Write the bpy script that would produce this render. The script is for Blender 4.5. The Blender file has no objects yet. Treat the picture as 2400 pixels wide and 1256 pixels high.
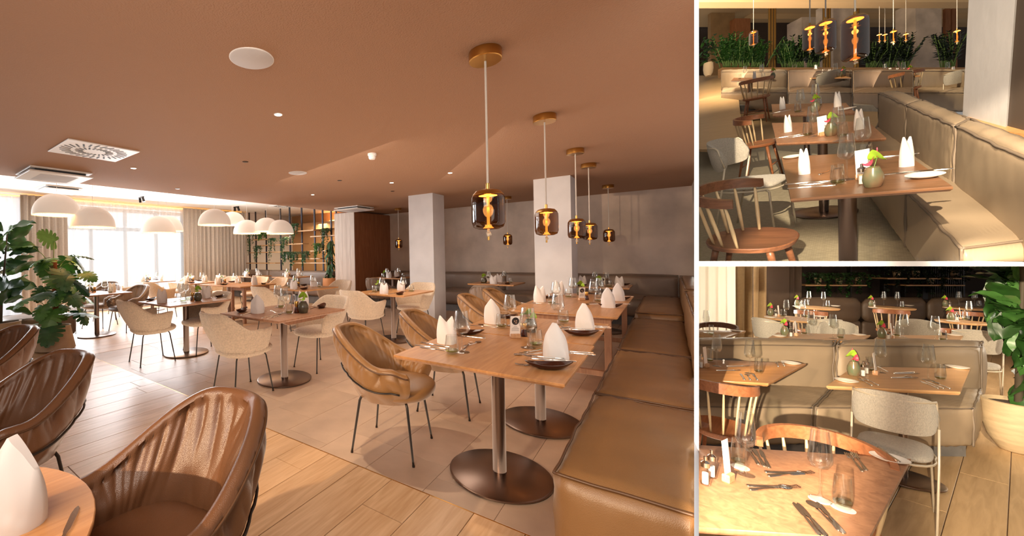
import bpy, bmesh, math, random
from math import sin, cos, pi, radians as R, sqrt, atan2, exp
from mathutils import Vector, Matrix, noise
random.seed(7)
sc = bpy.context.scene
COL = sc.collection
def S(h):
    h = h.lstrip('#'); o = []
    for i in (0, 2, 4):
        c = int(h[i:i+2], 16)/255; o.append(c/12.92 if c <= .04045 else ((c+.055)/1.055)**2.4)
    return (*o, 1)
# ------------------------------------------------------------------ camera
HC = 1.345; FPX = 926.; CX = 813.; CY = 595.; RHO = .0192
cr = Vector((cos(RHO), 0, -sin(RHO))); cu = Vector((sin(RHO), 0, cos(RHO))); cf = Vector((0, 1, 0))
EYE = Vector((0, 0, HC))
cam_d = bpy.data.cameras.new('camera'); cam = bpy.data.objects.new('camera', cam_d); COL.objects.link(cam)
cam_d.sensor_width = 36; cam_d.lens = FPX/2400*36
cam_d.shift_x = (1200-CX)/2400; cam_d.shift_y = -(628-CY)/2400
cam_d.clip_start = .05; cam_d.clip_end = 200
cam.matrix_world = Matrix(((cr.x, cu.x, -cf.x, EYE.x), (cr.y, cu.y, -cf.y, EYE.y), (cr.z, cu.z, -cf.z, EYE.z), (0, 0, 0, 1)))
sc.camera = cam
vs = sc.view_settings; vs.view_transform = 'Standard'; vs.look = 'None'; vs.exposure = 0.0; vs.gamma = 1; vs.use_curve_mapping = False
sc.cycles.max_bounces = 7; sc.cycles.diffuse_bounces = 4; sc.cycles.glossy_bounces = 4; sc.cycles.transparent_max_bounces = 24
sc.cycles.transmission_bounces = 6; sc.cycles.use_denoising = True; sc.cycles.sample_clamp_indirect = 6; sc.cycles.caustics_reflective = False; sc.cycles.caustics_refractive = False
wd = bpy.data.worlds.new('world'); sc.world = wd; wd.use_nodes = True
wd.node_tree.nodes['Background'].inputs[0].default_value = (.9, .84, .78, 1); wd.node_tree.nodes['Background'].inputs[1].default_value = .3
# ------------------------------------------------------------------ frames (each room's own right-handed axes)
al = atan2(757, 926)
def FRAME(X, Y, Z, O):
    m = Matrix.Identity(4)
    for i, v in enumerate((X, Y, Z, O)):
        for j in range(3): m[j][i] = v[j]
    return m
FM = FRAME(Vector((sin(al), cos(al), 0)), Vector((-cos(al), sin(al), 0)), Vector((0, 0, 1)), Vector((0, 0, 0)))
F3 = FRAME(cr, cf, cu, EYE-1.6*cu)
def ray(x, y): return cr*((x-CX)/FPX)+cf+cu*((CY-y)/FPX)
def tilted(xc, yh, he=1.54):          # a booth pitched towards the viewer: level line of sight runs through (xc, yh)
    X = xc-CX; D = (FPX**2+X*X)/(CY-yh)
    up = (cr*(-X)+cu*D-cf*FPX).normalized(); Y = ray(xc, yh).normalized(); XX = Y.cross(up)
    return FRAME(XX, Y, up, EYE-he*up)
F2 = tilted(2019, 45)
def hit(F, x, y, z=0.):
    Fi = F.inverted(); o = Fi @ EYE; d = (Fi.to_3x3() @ ray(x, y)); k = (z-o.z)/d.z
    return o+d*k
def wallhit(F, x, y, ax, v):
    Fi = F.inverted(); o = Fi @ EYE; d = (Fi.to_3x3() @ ray(x, y)); k = (v-o[ax])/d[ax]
    return o+d*k
# ------------------------------------------------------------------ lights
def area(name, F, loc, target, sx, sy, e, col, spread=None):
    d = bpy.data.lights.new(name, 'AREA'); d.shape = 'RECTANGLE'; d.size = sx; d.size_y = sy; d.energy = e; d.color = col
    if spread: d.spread = spread
    o = bpy.data.objects.new(name, d); COL.objects.link(o)
    a = F @ Vector(loc); b = F @ Vector(target)
    q = (b-a).to_track_quat('-Z', 'Y'); o.matrix_world = Matrix.Translation(a) @ q.to_matrix().to_4x4(); return o
def spot(name, F, loc, target, e, col, ang=60, blend=.5, rad=.03):
    d = bpy.data.lights.new(name, 'SPOT'); d.energy = e; d.color = col; d.spot_size = R(ang); d.spot_blend = blend; d.shadow_soft_size = rad
    o = bpy.data.objects.new(name, d); COL.objects.link(o)
    a = F @ Vector(loc); b = F @ Vector(target)
    o.matrix_world = Matrix.Translation(a) @ (b-a).to_track_quat('-Z', 'Y').to_matrix().to_4x4(); return o
def point(name, F, loc, e, col, rad=.05):
    d = bpy.data.lights.new(name, 'POINT'); d.energy = e; d.color = col; d.shadow_soft_size = rad
    o = bpy.data.objects.new(name, d); COL.objects.link(o); o.location = F @ Vector(loc); return o
area('window_daylight', FM, (4.6, 11.0, 1.6), (3.6, 3, .6), 3.4, 2.3, 330, (.95, .97, 1))
area('window_daylight_far', FM, (.5, 11.0, 1.6), (1.5, 3, .6), 2.2, 2.3, 150, (.95, .97, 1))
area('ceiling_bounce', FM, (3.6, 3.0, .03), (3.6, 3.0, 3), 5.5, 5.0, 84, (1, .81, .62))
area('room_fill', FM, (-.4, .6, 2.2), (3, 1.6, .7), 1.6, 1.0, 55, (1, .86, .74))
area('bench_fill', FM, (4.5, 2.2, 2.3), (5.3, 1.2, .0), 2.5, 1.5, 45, (1, .84, .70))
area('column_fill', FM, (3.6, 3.4, 2.35), (6, 2.8, 0.0), 2.5, 2.0, 36, (1, .86, .72))
area('alcove', FM, (10.2, 9.5, 2.4), (10.6, 9.5, 1.0), .4, 3.5, 80, (1, .76, .48))
spot('downlight_beam', FM, (2.13, 2.43, 2.46), (2.1, 2.0, 0), 100, (1, .82, .60), 75, .8, .02)
spot('downlight_beam', FM, (5.40, 3.45, 2.46), (5.3, 3.3, 0), 70, (1, .84, .62), 80, .8, .02)
area('edge_light', Matrix.Identity(4), (1.4715, 1.655, 1.345), (1.4715, 1.755, 1.345), .012, 3.4, 1.6, (1, 1, 1))  # added strip lamp, only whitens the divider's near end
# low sun of the two booths on the right
_c = lambda x, y, z: EYE+cr*x+cu*y+cf*z
_I = Matrix.Identity(4)
def sunspot(name, a, b, e, ang): return spot(name, _I, _c(*a), _c(*b), e, (1, .82, .58), ang, .15, .02)
sunspot('low_sun_lower', (-1.6, .30, -1.2), (5.46, -1.1, 2.56), 5200, 33)
sunspot('low_sun_upper', (-1.6, 1.9, -1.2), (5.46, .7, 2.56), 4800, 35)
area('lower_glint_fill', _I, _c(1.3, .0, .2), _c(4, -1.2, 3.2), 1.2, .5, 7, (1, .93, .82))  # soft panel added for highlights in the glasses and some fill
area('upper_glint_fill', _I, _c(1.2, 1.6, .2), _c(4.5, 1.0, 4.0), 1.4, 1.0, 18, (1, .93, .80))  # likewise an added panel, fill and glints for the upper booth
area('lower_fill', _I, _c(8.5, -.4, 3.5), _c(6, -1, 6), 2, 1, 60, (1, .85, .65))
area('upper_ceiling_glow', _I, _c(11, 4.5, 12), _c(11.5, 9, 13), 7, 3, 700, (1, .82, .58))  # added uplight, brightens the otherwise unlit upper ceiling
area('upper_back_sun', _I, _c(8.5, 8.0, 9.5), _c(17, 7, 17), 1, 1, 900, (1, .80, .52))
area('lower_sheer_glow', _I, _c(6.6, -.4, 7.6), _c(5.6, -.4, 5.5), 1.6, 1.6, 260, (1, .95, .85))
spot('low_sun_main', _I, _c(-3.2, 1.05, -1.6), _c(2.2, -.7, 2.6), 1000, (1, .70, .43), 50, .3, .03)
area('white_ceiling_glow', FM, (6.5, 9.0, 1.2), (6.8, 9.2, 3), 3, 3, 30, (1, .93, .85))
for _x, _y, _d in ((2004, 60, 3.5), (1935, 66, 4.6), (1898, 72, 5.6)): point('lamp_bulb', _I, EYE+(ray(_x, _y)-Vector((0, 0, 0)))*_d, 1.6, (1, .68, .36), .02)

# ------------------------------------------------------------------ materials
MATS = {}
class NT:
    def __init__(s, name):
        s.m = bpy.data.materials.new(name); s.m.use_nodes = True; s.t = s.m.node_tree; s.p = s.t.nodes['Principled BSDF']; s.out = s.t.nodes['Material Output']; MATS[name] = s.m
    def n(s, ty, **k):
        q = s.t.nodes.new(ty)
        for a, b in k.items():
            if a.startswith('_'): q.inputs[int(a[1:])].default_value = b
            else: setattr(q, a, b)
        return q
    def l(s, a, b): s.t.links.new(a, b)
    def coord(s, scale=(1, 1, 1), kind='Object'):
        c = s.n('ShaderNodeTexCoord'); m = s.n('ShaderNodeMapping'); m.inputs[3].default_value = scale; s.l(c.outputs[kind], m.inputs[0]); return m.outputs[0]
def mat(name, col, rough=.5, metal=0., bump=0., bscale=60., bdet=3, var=0., vscale=4., col2=None, stretch=(1, 1, 1), spec=.5, objvar=0., emit=0., ecol=None, sheen=0., vr=(.35, .65), bstretch=None, bdist=.01, rvar=0., vor=False):
    t = NT(name); p = t.p; c = S(col) if isinstance(col, str) else col
    p.inputs['Base Color'].default_value = c; p.inputs['Roughness'].default_value = rough; p.inputs['Metallic'].default_value = metal
    p.inputs['Specular IOR Level'].default_value = spec
    if sheen: p.inputs['Sheen Weight'].default_value = sheen
    last = None
    if var or col2:
        n = t.n('ShaderNodeTexNoise'); n.inputs['Scale'].default_value = vscale; n.inputs['Detail'].default_value = 6; t.l(t.coord(stretch), n.inputs['Vector'])
        mr = t.n('ShaderNodeMapRange'); mr.inputs[1].default_value = vr[0]; mr.inputs[2].default_value = vr[1]; t.l(n.outputs[0], mr.inputs[0])
        mx = t.n('ShaderNodeMix'); mx.data_type = 'RGBA'
        c2 = S(col2) if col2 else tuple(v*(1-var) for v in c[:3])+(1,)
        mx.inputs[6].default_value = c; mx.inputs[7].default_value = c2; t.l(mr.outputs[0], mx.inputs[0]); last = mx.outputs[2]
        if rvar:
            r2 = t.n('ShaderNodeMapRange'); r2.inputs[3].default_value = rough-rvar; r2.inputs[4].default_value = rough+rvar; t.l(n.outputs[0], r2.inputs[0]); t.l(r2.outputs[0], p.inputs['Roughness'])
    if objvar:
        oi = t.n('ShaderNodeObjectInfo'); mr = t.n('ShaderNodeMapRange'); mr.inputs[3].default_value = 1-objvar; mr.inputs[4].default_value = 1+objvar; t.l(oi.outputs['Random'], mr.inputs[0])
        hs = t.n('ShaderNodeHueSaturation'); hs.inputs['Color'].default_value = c; t.l(mr.outputs[0], hs.inputs['Value'])
        if last is not None: t.l(last, hs.inputs['Color'])
        last = hs.outputs[0]
    if last is not None: t.l(last, p.inputs['Base Color'])
    if bump:
        if vor:
            n = t.n('ShaderNodeTexVoronoi'); n.inputs['Scale'].default_value = bscale; o = n.outputs['Distance']
        else:
            n = t.n('ShaderNodeTexNoise'); n.inputs['Scale'].default_value = bscale; n.inputs['Detail'].default_value = bdet; o = n.outputs[0]
        t.l(t.coord(bstretch or (1, 1, 1)), n.inputs['Vector'])
        b = t.n('ShaderNodeBump'); b.inputs['Strength'].default_value = bump; b.inputs['Distance'].default_value = bdist; t.l(o, b.inputs['Height']); t.l(b.outputs[0], p.inputs['Normal'])
    if emit:
        p.inputs['Emission Color'].default_value = S(ecol) if ecol else c; p.inputs['Emission Strength'].default_value = emit
    return t.m
def glass(name, tint='#FEFFFE', refl=.05, edge=.62, rough=.02):
    t = NT(name); t.t.nodes.remove(t.p)
    tr = t.n('ShaderNodeBsdfTransparent'); tr.inputs[0].default_value = S(tint)
    g = t.n('ShaderNodeBsdfGlossy'); g.inputs['Roughness'].default_value = rough
    lw = t.n('ShaderNodeLayerWeight'); lw.inputs[0].default_value = .25; mr = t.n('ShaderNodeMapRange'); mr.inputs[3].default_value = refl; mr.inputs[4].default_value = edge
    t.l(lw.outputs['Facing'], mr.inputs[0]); mx = t.n('ShaderNodeMixShader'); t.l(mr.outputs[0], mx.inputs[0]); t.l(tr.outputs[0], mx.inputs[1]); t.l(g.outputs[0], mx.inputs[2]); t.l(mx.outputs[0], t.out.inputs[0])
    return t.m
def sheer(name, col, op):
    t = NT(name); t.t.nodes.remove(t.p)
    tr = t.n('ShaderNodeBsdfTransparent'); tl = t.n('ShaderNodeBsdfTranslucent'); tl.inputs[0].default_value = S(col); df = t.n('ShaderNodeBsdfDiffuse'); df.inputs[0].default_value = S(col)
    a = t.n('ShaderNodeMixShader'); a.inputs[0].default_value = .5; t.l(tl.outputs[0], a.inputs[1]); t.l(df.outputs[0], a.inputs[2])
    m = t.n('ShaderNodeMixShader'); m.inputs[0].default_value = op; t.l(tr.outputs[0], m.inputs[1]); t.l(a.outputs[0], m.inputs[2]); t.l(m.outputs[0], t.out.inputs[0])
    return t.m
def wood(name, c1, c2, rough=.45, axis=0, sc_=1., objvar=0., bump=.15):
    t = NT(name); st = [9., 9., 9.]; st[axis] = .8; st = tuple(v*sc_ for v in st)
    n = t.n('ShaderNodeTexNoise'); n.inputs['Scale'].default_value = 3; n.inputs['Detail'].default_value = 8; n.inputs['Distortion'].default_value = 1.2
    oi = t.n('ShaderNodeObjectInfo'); co = t.coord(st); ad = t.n('ShaderNodeVectorMath'); ad.operation = 'ADD'; t.l(co, ad.inputs[0])
    ml = t.n('ShaderNodeMath'); ml.operation = 'MULTIPLY'; ml.inputs[1].default_value = 57.; t.l(oi.outputs['Random'], ml.inputs[0]); t.l(ml.outputs[0], ad.inputs[1]); t.l(ad.outputs[0], n.inputs['Vector'])
    cr_ = t.n('ShaderNodeValToRGB'); cr_.color_ramp.elements[0].position = .3; cr_.color_ramp.elements[1].position = .7
    cr_.color_ramp.elements[0].color = S(c1); cr_.color_ramp.elements[1].color = S(c2); t.l(n.outputs[0], cr_.inputs[0]); last = cr_.outputs[0]
    if objvar:
        mr = t.n('ShaderNodeMapRange'); mr.inputs[3].default_value = 1-objvar; mr.inputs[4].default_value = 1+objvar; t.l(oi.outputs['Random'], mr.inputs[0])
        hs = t.n('ShaderNodeHueSaturation'); t.l(last, hs.inputs['Color']); t.l(mr.outputs[0], hs.inputs['Value']); last = hs.outputs[0]
    t.l(last, t.p.inputs['Base Color']); t.p.inputs['Roughness'].default_value = rough
    b = t.n('ShaderNodeBump'); b.inputs['Strength'].default_value = bump; b.inputs['Distance'].default_value = .003; t.l(n.outputs[0], b.inputs['Height']); t.l(b.outputs[0], t.p.inputs['Normal'])
    return t.m
mat('ceiling_tan', '#AC8568', .9, bump=.5, bscale=110, bdist=.01)
mat('ceiling_white', '#F1ECE6', .8)
mat('plaster', '#CDBAAA', .8, var=.3, vscale=1.6, bump=.35, bscale=9, bdet=8)
mat('plaster_pale', '#D6D4D6', .8, var=.12, vscale=2.2, bump=.2, bscale=9, bdet=8)
wood('floor_oak', '#BF976F', '#D8B48E', .34, 0, 1., .09)
wood('floor_oak_grey', '#A3855F', '#BC9C74', .4, 0, 1., .08)
mat('tile', '#C0A58E', .42, var=.14, vscale=5, bump=.25, bscale=240, bdist=.002, objvar=.06)
mat('grout', '#A18D7C', .8)
mat('subfloor', '#6A4F3A', .8)
mat('leather_brown', '#714C32', .33, bump=.25, bscale=380, bdist=.002, vor=True, var=.12, vscale=5)
mat('leather_sunlit', '#8E673E', .38, bump=.25, bscale=380, bdist=.002, vor=True, var=.14, vscale=5)  # brown leather lightened for chairs in the sun, light put into the colour
mat('leather_taupe', '#7B6656', .42, bump=.25, bscale=380, bdist=.002, vor=True, var=.12, vscale=4)
mat('leather_bench', '#7F5D3A', .42, bump=.22, bscale=300, bdist=.002, vor=True, var=.14, vscale=3)
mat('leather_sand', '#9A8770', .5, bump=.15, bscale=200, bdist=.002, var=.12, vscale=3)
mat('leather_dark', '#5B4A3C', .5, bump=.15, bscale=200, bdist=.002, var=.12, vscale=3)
mat('piping', '#54371F', .45)
mat('piping_grey', '#6E6052', .5)
mat('boucle', '#DCC4AA', .95, bump=1., bscale=130, bdist=.012, bdet=2, var=.2, vscale=60, sheen=.3)
mat('boucle_grey', '#BBB3A6', .95, bump=.6, bscale=160, bdist=.008, bdet=2, var=.2, vscale=90, sheen=.2)
wood('table_oak', '#A87445', '#C28E5C', .36, 0, 1.)
wood('table_side', '#8A6046', '#A87A5A', .45, 2, 1.)
wood('oak_light', '#B5895C', '#CDA273', .4, 0, 1.)
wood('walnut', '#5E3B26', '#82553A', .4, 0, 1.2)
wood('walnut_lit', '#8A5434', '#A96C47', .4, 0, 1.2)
wood('spindle_ash', '#CDAF82', '#DDC49B', .45, 2, 1.)
wood('panel_pale', '#B3A294', '#C8B9AC', .55, 2, .6)
wood('panel_brown', '#7E4E2E', '#9A6440', .5, 2, .8)
mat('bronze', '#86746A', .30, 1., bump=.1, bscale=14, bstretch=(1, 1, 40), bdist=.002)
mat('bronze_dark', '#2B2420', .3, .8)
mat('metal_black', '#3A332E', .4, .6)
mat('metal_cream', '#CFC3AE', .4, .3)
mat('brass', '#C99A55', .28, 1.)
mat('brass_dull', '#9C7640', .38, 1.)
mat('silver', '#D9D0C6', .16, 1.)
mat('cable', '#CFC6BC', .7, bump=.6, bscale=300)
mat('rope', '#E2D4BC', .8, bump=.6, bscale=200)
mat('lamp_glow', '#FFD9A0', .5, emit=9., ecol='#FFB868')
mat('lamp_tube', '#FFD9A0', .5, emit=3.4, ecol='#FFB25E')
mat('down_glow', '#FFFFFF', .5, emit=8., ecol='#FFE9CC')
mat('dome_white', '#EFE6DC', .6, bump=.15, bscale=30, emit=.28, ecol='#FFEBD6')
mat('dome_inside', '#FFE2B0', .6, emit=2.2, ecol='#FFD79A')
mat('white_paint', '#F2F0EE', .45)
mat('grille_dark', '#3A3E42', .6)
mat('napkin', '#E4DEDA', .85, bump=.15, bscale=500, bdist=.001)
mat('dish_brown', '#3C1D14', .14)
mat('china', '#EDE6DC', .2)
mat('vase', '#4A4034', .22, col2='#6A6A52', vscale=14)
mat('vase_green', '#5C6A50', .25, col2='#8A6A50', vscale=9)
mat('anthurium', '#9CC23C', .35, var=.2, vscale=30)
mat('anthurium_red', '#E0485E', .35)
mat('spadix', '#D9A030', .5)
mat('card_white', '#EFE6DE', .7)
mat('card_print', '#2E2624', .7)
mat('card_tan', '#C09A80', .6)
wood('block_wood', '#B98A62', '#CFA47C', .5, 0, 3.)
mat('leaf_dark', '#3C6842', .38, var=.3, vscale=12)
mat('leaf_mid', '#568A42', .38, var=.3, vscale=12)
mat('leaf_light', '#9CC86A', .4, var=.2, vscale=12)
mat('leaf_zz', '#2C5220', .4, var=.4, vscale=12)
mat('leaf_black', '#1B2A18', .4, var=.4, vscale=12)
mat('stem', '#4E4436', .7)
mat('stem_green', '#6C8A48', .6)
mat('moss_pole', '#7A4428', .95, bump=1, bscale=90)
mat('soil', '#3A2C22', .95, bump=1, bscale=60)
mat('pot_clay', '#BCA48C', .75, var=.12, vscale=8, bump=.2, bscale=30)
mat('pot_travertine', '#B09A7A', .6, var=.2, vscale=5, stretch=(1, 1, 6), bump=.2, bscale=30)
mat('pot_terracotta', '#C98E5E', .7)
mat('pot_cream', '#CDB392', .7)
mat('curtain', '#BFB2A4', .95, bump=.3, bscale=300, stretch=(1, 1, 1), var=.1, vscale=30)
mat('curtain_gold', '#A58A66', .95, bump=.3, bscale=300, var=.1, vscale=30)
sheer('sheer', '#F2F5F8', .78)
sheer('sheer_warm', '#EFE3CE', .6)
mat('window_frame', '#9AA2A6', .5)
mat('sky_panel', '#FFFFFF', .5, emit=1.5, ecol='#EAF3FF')
mat('cove_glow', '#FFC070', .5, emit=3.5, ecol='#FFB45C')
mat('back_tan', '#C79A6C', .85, var=.08, vscale=2)
mat('trellis_metal', '#3B3B44', .5, .4)
glass('glass_clear')
glass('glass_smoke', '#A88258', .03, .34, .05)
glass('glass_smoke_dark', '#A87440', .13, .8, .04)
glass('water', '#C8CC9A', .10, .6)
mat('stone_grey', '#6F6B68', .8, var=.25, vscale=6, bump=.3, bscale=30)
mat('wall_dark', '#33241B', .8, var=.15, vscale=2)
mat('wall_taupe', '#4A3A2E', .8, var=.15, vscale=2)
mat('mosaic', '#B3A98E', .6, objvar=.07, var=.1, vscale=20)
mat('divider_white', '#FFFFFF', .6)
wood('plinth_oak', '#A87A4C', '#C3945F', .4, 0, 1.)
wood('table_dark', '#6E4C34', '#8A6244', .3, 0, 1.)
mat('ceiling_tan2', '#B89A74', .9)
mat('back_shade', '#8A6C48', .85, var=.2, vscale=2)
def mosaic():
    t = NT('mosaic_floor'); b = t.n('ShaderNodeTexBrick'); b.inputs['Scale'].default_value = 22; b.inputs['Mortar Size'].default_value = .012; b.inputs['Color1'].default_value = S('#B7AC92'); b.inputs['Color2'].default_value = S('#A39880'); b.inputs['Mortar'].default_value = S('#8C826E')
    t.l(t.coord(), b.inputs['Vector']); t.l(b.outputs[0], t.p.inputs['Base Color']); t.p.inputs['Roughness'].default_value = .6
    bu = t.n('ShaderNodeBump'); bu.inputs['Strength'].default_value = .4; bu.inputs['Distance'].default_value = .003; bu.invert = True; t.l(b.outputs['Fac'], bu.inputs['Height']); t.l(bu.outputs[0], t.p.inputs['Normal'])
mosaic()
# ------------------------------------------------------------------ mesh building
class MB:
    def __init__(s): s.v = []; s.f = []
    def add(s, vs, fs):
        o = len(s.v); s.v += [tuple(v) for v in vs]; s.f += [tuple(i+o for i in f) for f in fs]; return s
    def hexa(s, c):      # 8 corners: bottom 4 ccw, top 4
        return s.add(c, [(3, 2, 1, 0), (4, 5, 6, 7), (0, 1, 5, 4), (1, 2, 6, 5), (2, 3, 7, 6), (3, 0, 4, 7)])
    def box(s, x0, x1, y0, y1, z0, z1):
        return s.hexa([(x0, y0, z0), (x1, y0, z0), (x1, y1, z0), (x0, y1, z0), (x0, y0, z1), (x1, y0, z1), (x1, y1, z1), (x0, y1, z1)])
    def bbox(s, x0, x1, y0, y1, z0, z1, b=.004):   # box with chamfered top and bottom edges
        r = []
        for z, i in ((z0, b), (z0+b, 0), (z1-b, 0), (z1, b)):
            r.append([(x0+i, y0+i, z), (x1-i, y0+i, z), (x1-i, y1-i, z), (x0+i, y1-i, z)])
        return s.loft(r, True)
    def prism(s, poly, z0, z1, b=0.):
        n = len(poly); r = [[(x, y, z0) for x, y in poly], [(x, y, z1) for x, y in poly]]
        return s.loft(r, True)
    def loft(s, rings, caps=False, closed=True):
        n = len(rings[0]); vs = [p for r in rings for p in r]; fs = []
        for i in range(len(rings)-1):
            for j in range(n if closed else n-1):
                a = i*n+j; b = i*n+(j+1) % n; fs.append((a, b, b+n, a+n))
        if caps: fs.append(tuple(range(n-1, -1, -1))); fs.append(tuple(range((len(rings)-1)*n, len(rings)*n)))
        return s.add(vs, fs)
    def lathe(s, prof, seg=20, c=(0, 0), caps=True, sy=1.):
        return s.loft([[(c[0]+r*cos(2*pi*k/seg), c[1]+r*sy*sin(2*pi*k/seg), z) for k in range(seg)] for r, z in prof], caps)
    def tube(s, pts, r, seg=8, caps=True):
        pts = [Vector(p) for p in pts]; n = len(pts); rings = []; N = None
        for i, p in enumerate(pts):
            t = (pts[min(i+1, n-1)]-pts[max(i-1, 0)]).normalized()
            if N is None: N = t.orthogonal().normalized()
            N = (N-t*N.dot(t)); N = N.normalized() if N.length > 1e-6 else t.orthogonal().normalized()
            B = t.cross(N); rr = r[i] if isinstance(r, (list, tuple)) else r
            rings.append([p+N*rr*cos(2*pi*k/seg)+B*rr*sin(2*pi*k/seg) for k in range(seg)])
        return s.loft(rings, caps)
    def grid(s, fn, nu, nv, cu_=False, cv=False):
        vs = [fn(i/(nu if cu_ else nu-1), j/(nv if cv else nv-1)) for i in range(nu) for j in range(nv)]; fs = []
        for i in range(nu if cu_ else nu-1):
            for j in range(nv if cv else nv-1):
                a = i*nv+j; b = ((i+1) % nu)*nv+j; c = ((i+1) % nu)*nv+(j+1) % nv; d = i*nv+(j+1) % nv; fs.append((a, b, c, d))
        return s.add(vs, fs)
    def cgrid(s, fn, nu, nv):
        o = len(s.v); s.grid(fn, nu, nv, cu_=True); s.f.append(tuple(o+i*nv for i in range(nu-1, -1, -1))); s.f.append(tuple(o+i*nv+nv-1 for i in range(nu))); return s
    def sphere(s, c, r, nu=14, nv=9):
        rx, ry, rz = r if isinstance(r, (tuple, list)) else (r, r, r)
        pr = []
        for j in range(nv):
            a = -pi/2+pi*(j+.08)/(nv-1+.16); pr.append((cos(a), sin(a)))
        return s.loft([[(c[0]+rx*q*cos(2*pi*k/nu), c[1]+ry*q*sin(2*pi*k/nu), c[2]+rz*z) for k in range(nu)] for q, z in pr], True)
    def xf(s, m, i0=0):
        for i in range(i0, len(s.v)): s.v[i] = tuple(m @ Vector(s.v[i]))
        return s
    def mesh(s, name, material, smooth=35):
        me = bpy.data.meshes.new(name); me.from_pydata(s.v, [], s.f); me.materials.append(MATS[material])
        if smooth:
            me.polygons.foreach_set('use_smooth', [True]*len(me.polygons)); me.update()
            bm = bmesh.new(); bm.from_mesh(me); bmesh.ops.recalc_face_normals(bm, faces=bm.faces)
            if smooth < 180:
                for e in bm.edges:
                    if len(e.link_faces) == 2 and e.calc_face_angle(0) > R(smooth): e.smooth = False
            bm.to_mesh(me); bm.free()
        me.update(); return me
def part(name, mb, material, parent=None, smooth=35, label=None):
    o = bpy.data.objects.new(name, mb.mesh(name, material, smooth) if isinstance(mb, MB) else mb)
    if parent is not None: o.parent = parent
    if label: o['label'] = label
    return o
def empty(name):
    o = bpy.data.objects.new(name, None); o.empty_display_size = .1; return o
PROTOS = []
ROOM = {}
CUR = ['main']
def kids(o): return [c for c in bpy.data.objects if c.parent == o]
KC = {}
def ctree(o):
    if o.name not in KC: KC[o.name] = [c for c in bpy.data.objects if c.parent == o]
    return KC[o.name]
def put(p, loc, rz=0, label=None, group=None, cat=None, F=None, sc_=None, M=None):
    """link a copy of prototype p (with its parts) standing at loc of frame F, turned rz about the frame's up"""
    F = F or FM
    c = p.copy(); COL.objects.link(c)
    m = F @ Matrix.Translation(loc) @ Matrix.Rotation(rz, 4, 'Z')
    if M is not None: m = m @ M
    if sc_: m = m @ Matrix.Diagonal((*sc_, 1))
    c.matrix_world = m
    if label: c['label'] = label
    c['category'] = cat or p.get('category', p.name.split('.')[0].replace('_', ' '))
    if group: c['group'] = group
    ROOM[c.name] = CUR[0]
    def rec(src, dst):
        for k in ctree(src):
            q = k.copy(); q.parent = dst; COL.objects.link(q); ROOM[q.name] = CUR[0]; rec(k, q)
    rec(p, c); return c
def solo(name, mb, material, label, cat, F=None, loc=(0, 0, 0), rz=0, smooth=35, group=None):
    o = part(name, mb, material, None, smooth); COL.objects.link(o); o.matrix_world = (F or FM) @ Matrix.Translation(loc) @ Matrix.Rotation(rz, 4, 'Z')
    o['label'] = label; o['category'] = cat; ROOM[o.name] = CUR[0]
    if group: o['group'] = group
    return o
def thing(name, label, cat, F=None, loc=(0, 0, 0), rz=0, group=None):
    o = empty(name); COL.objects.link(o); o.matrix_world = (F or FM) @ Matrix.Translation(loc) @ Matrix.Rotation(rz, 4, 'Z')
    o['label'] = label; o['category'] = cat; ROOM[o.name] = CUR[0]
    if group: o['group'] = group
    return o
def add(name, mb, material, parent, smooth=35, label=None, loc=None):
    o = part(name, mb, material, parent, smooth, label); COL.objects.link(o); ROOM[o.name] = CUR[0]
    if loc: o.location = loc
    return o
def struct(name, mb, material, F=None, parent=None, smooth=0):
    o = part(name, mb, material, parent, smooth); COL.objects.link(o); ROOM[o.name] = CUR[0]
    if parent is None: o.matrix_world = (F or FM); o['kind'] = 'structure'
    return o
def proto(name, cat):
    o = empty(name); o['category'] = cat; PROTOS.append(o); return o
def pproto(name, mb, material, cat, smooth=35):
    o = part(name, mb, material, None, smooth); o['category'] = cat; PROTOS.append(o); return o
def sm(t): t = max(0, min(1, t)); return t*t*(3-2*t)
def lerp(a, b, t): return a+(b-a)*t
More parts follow.
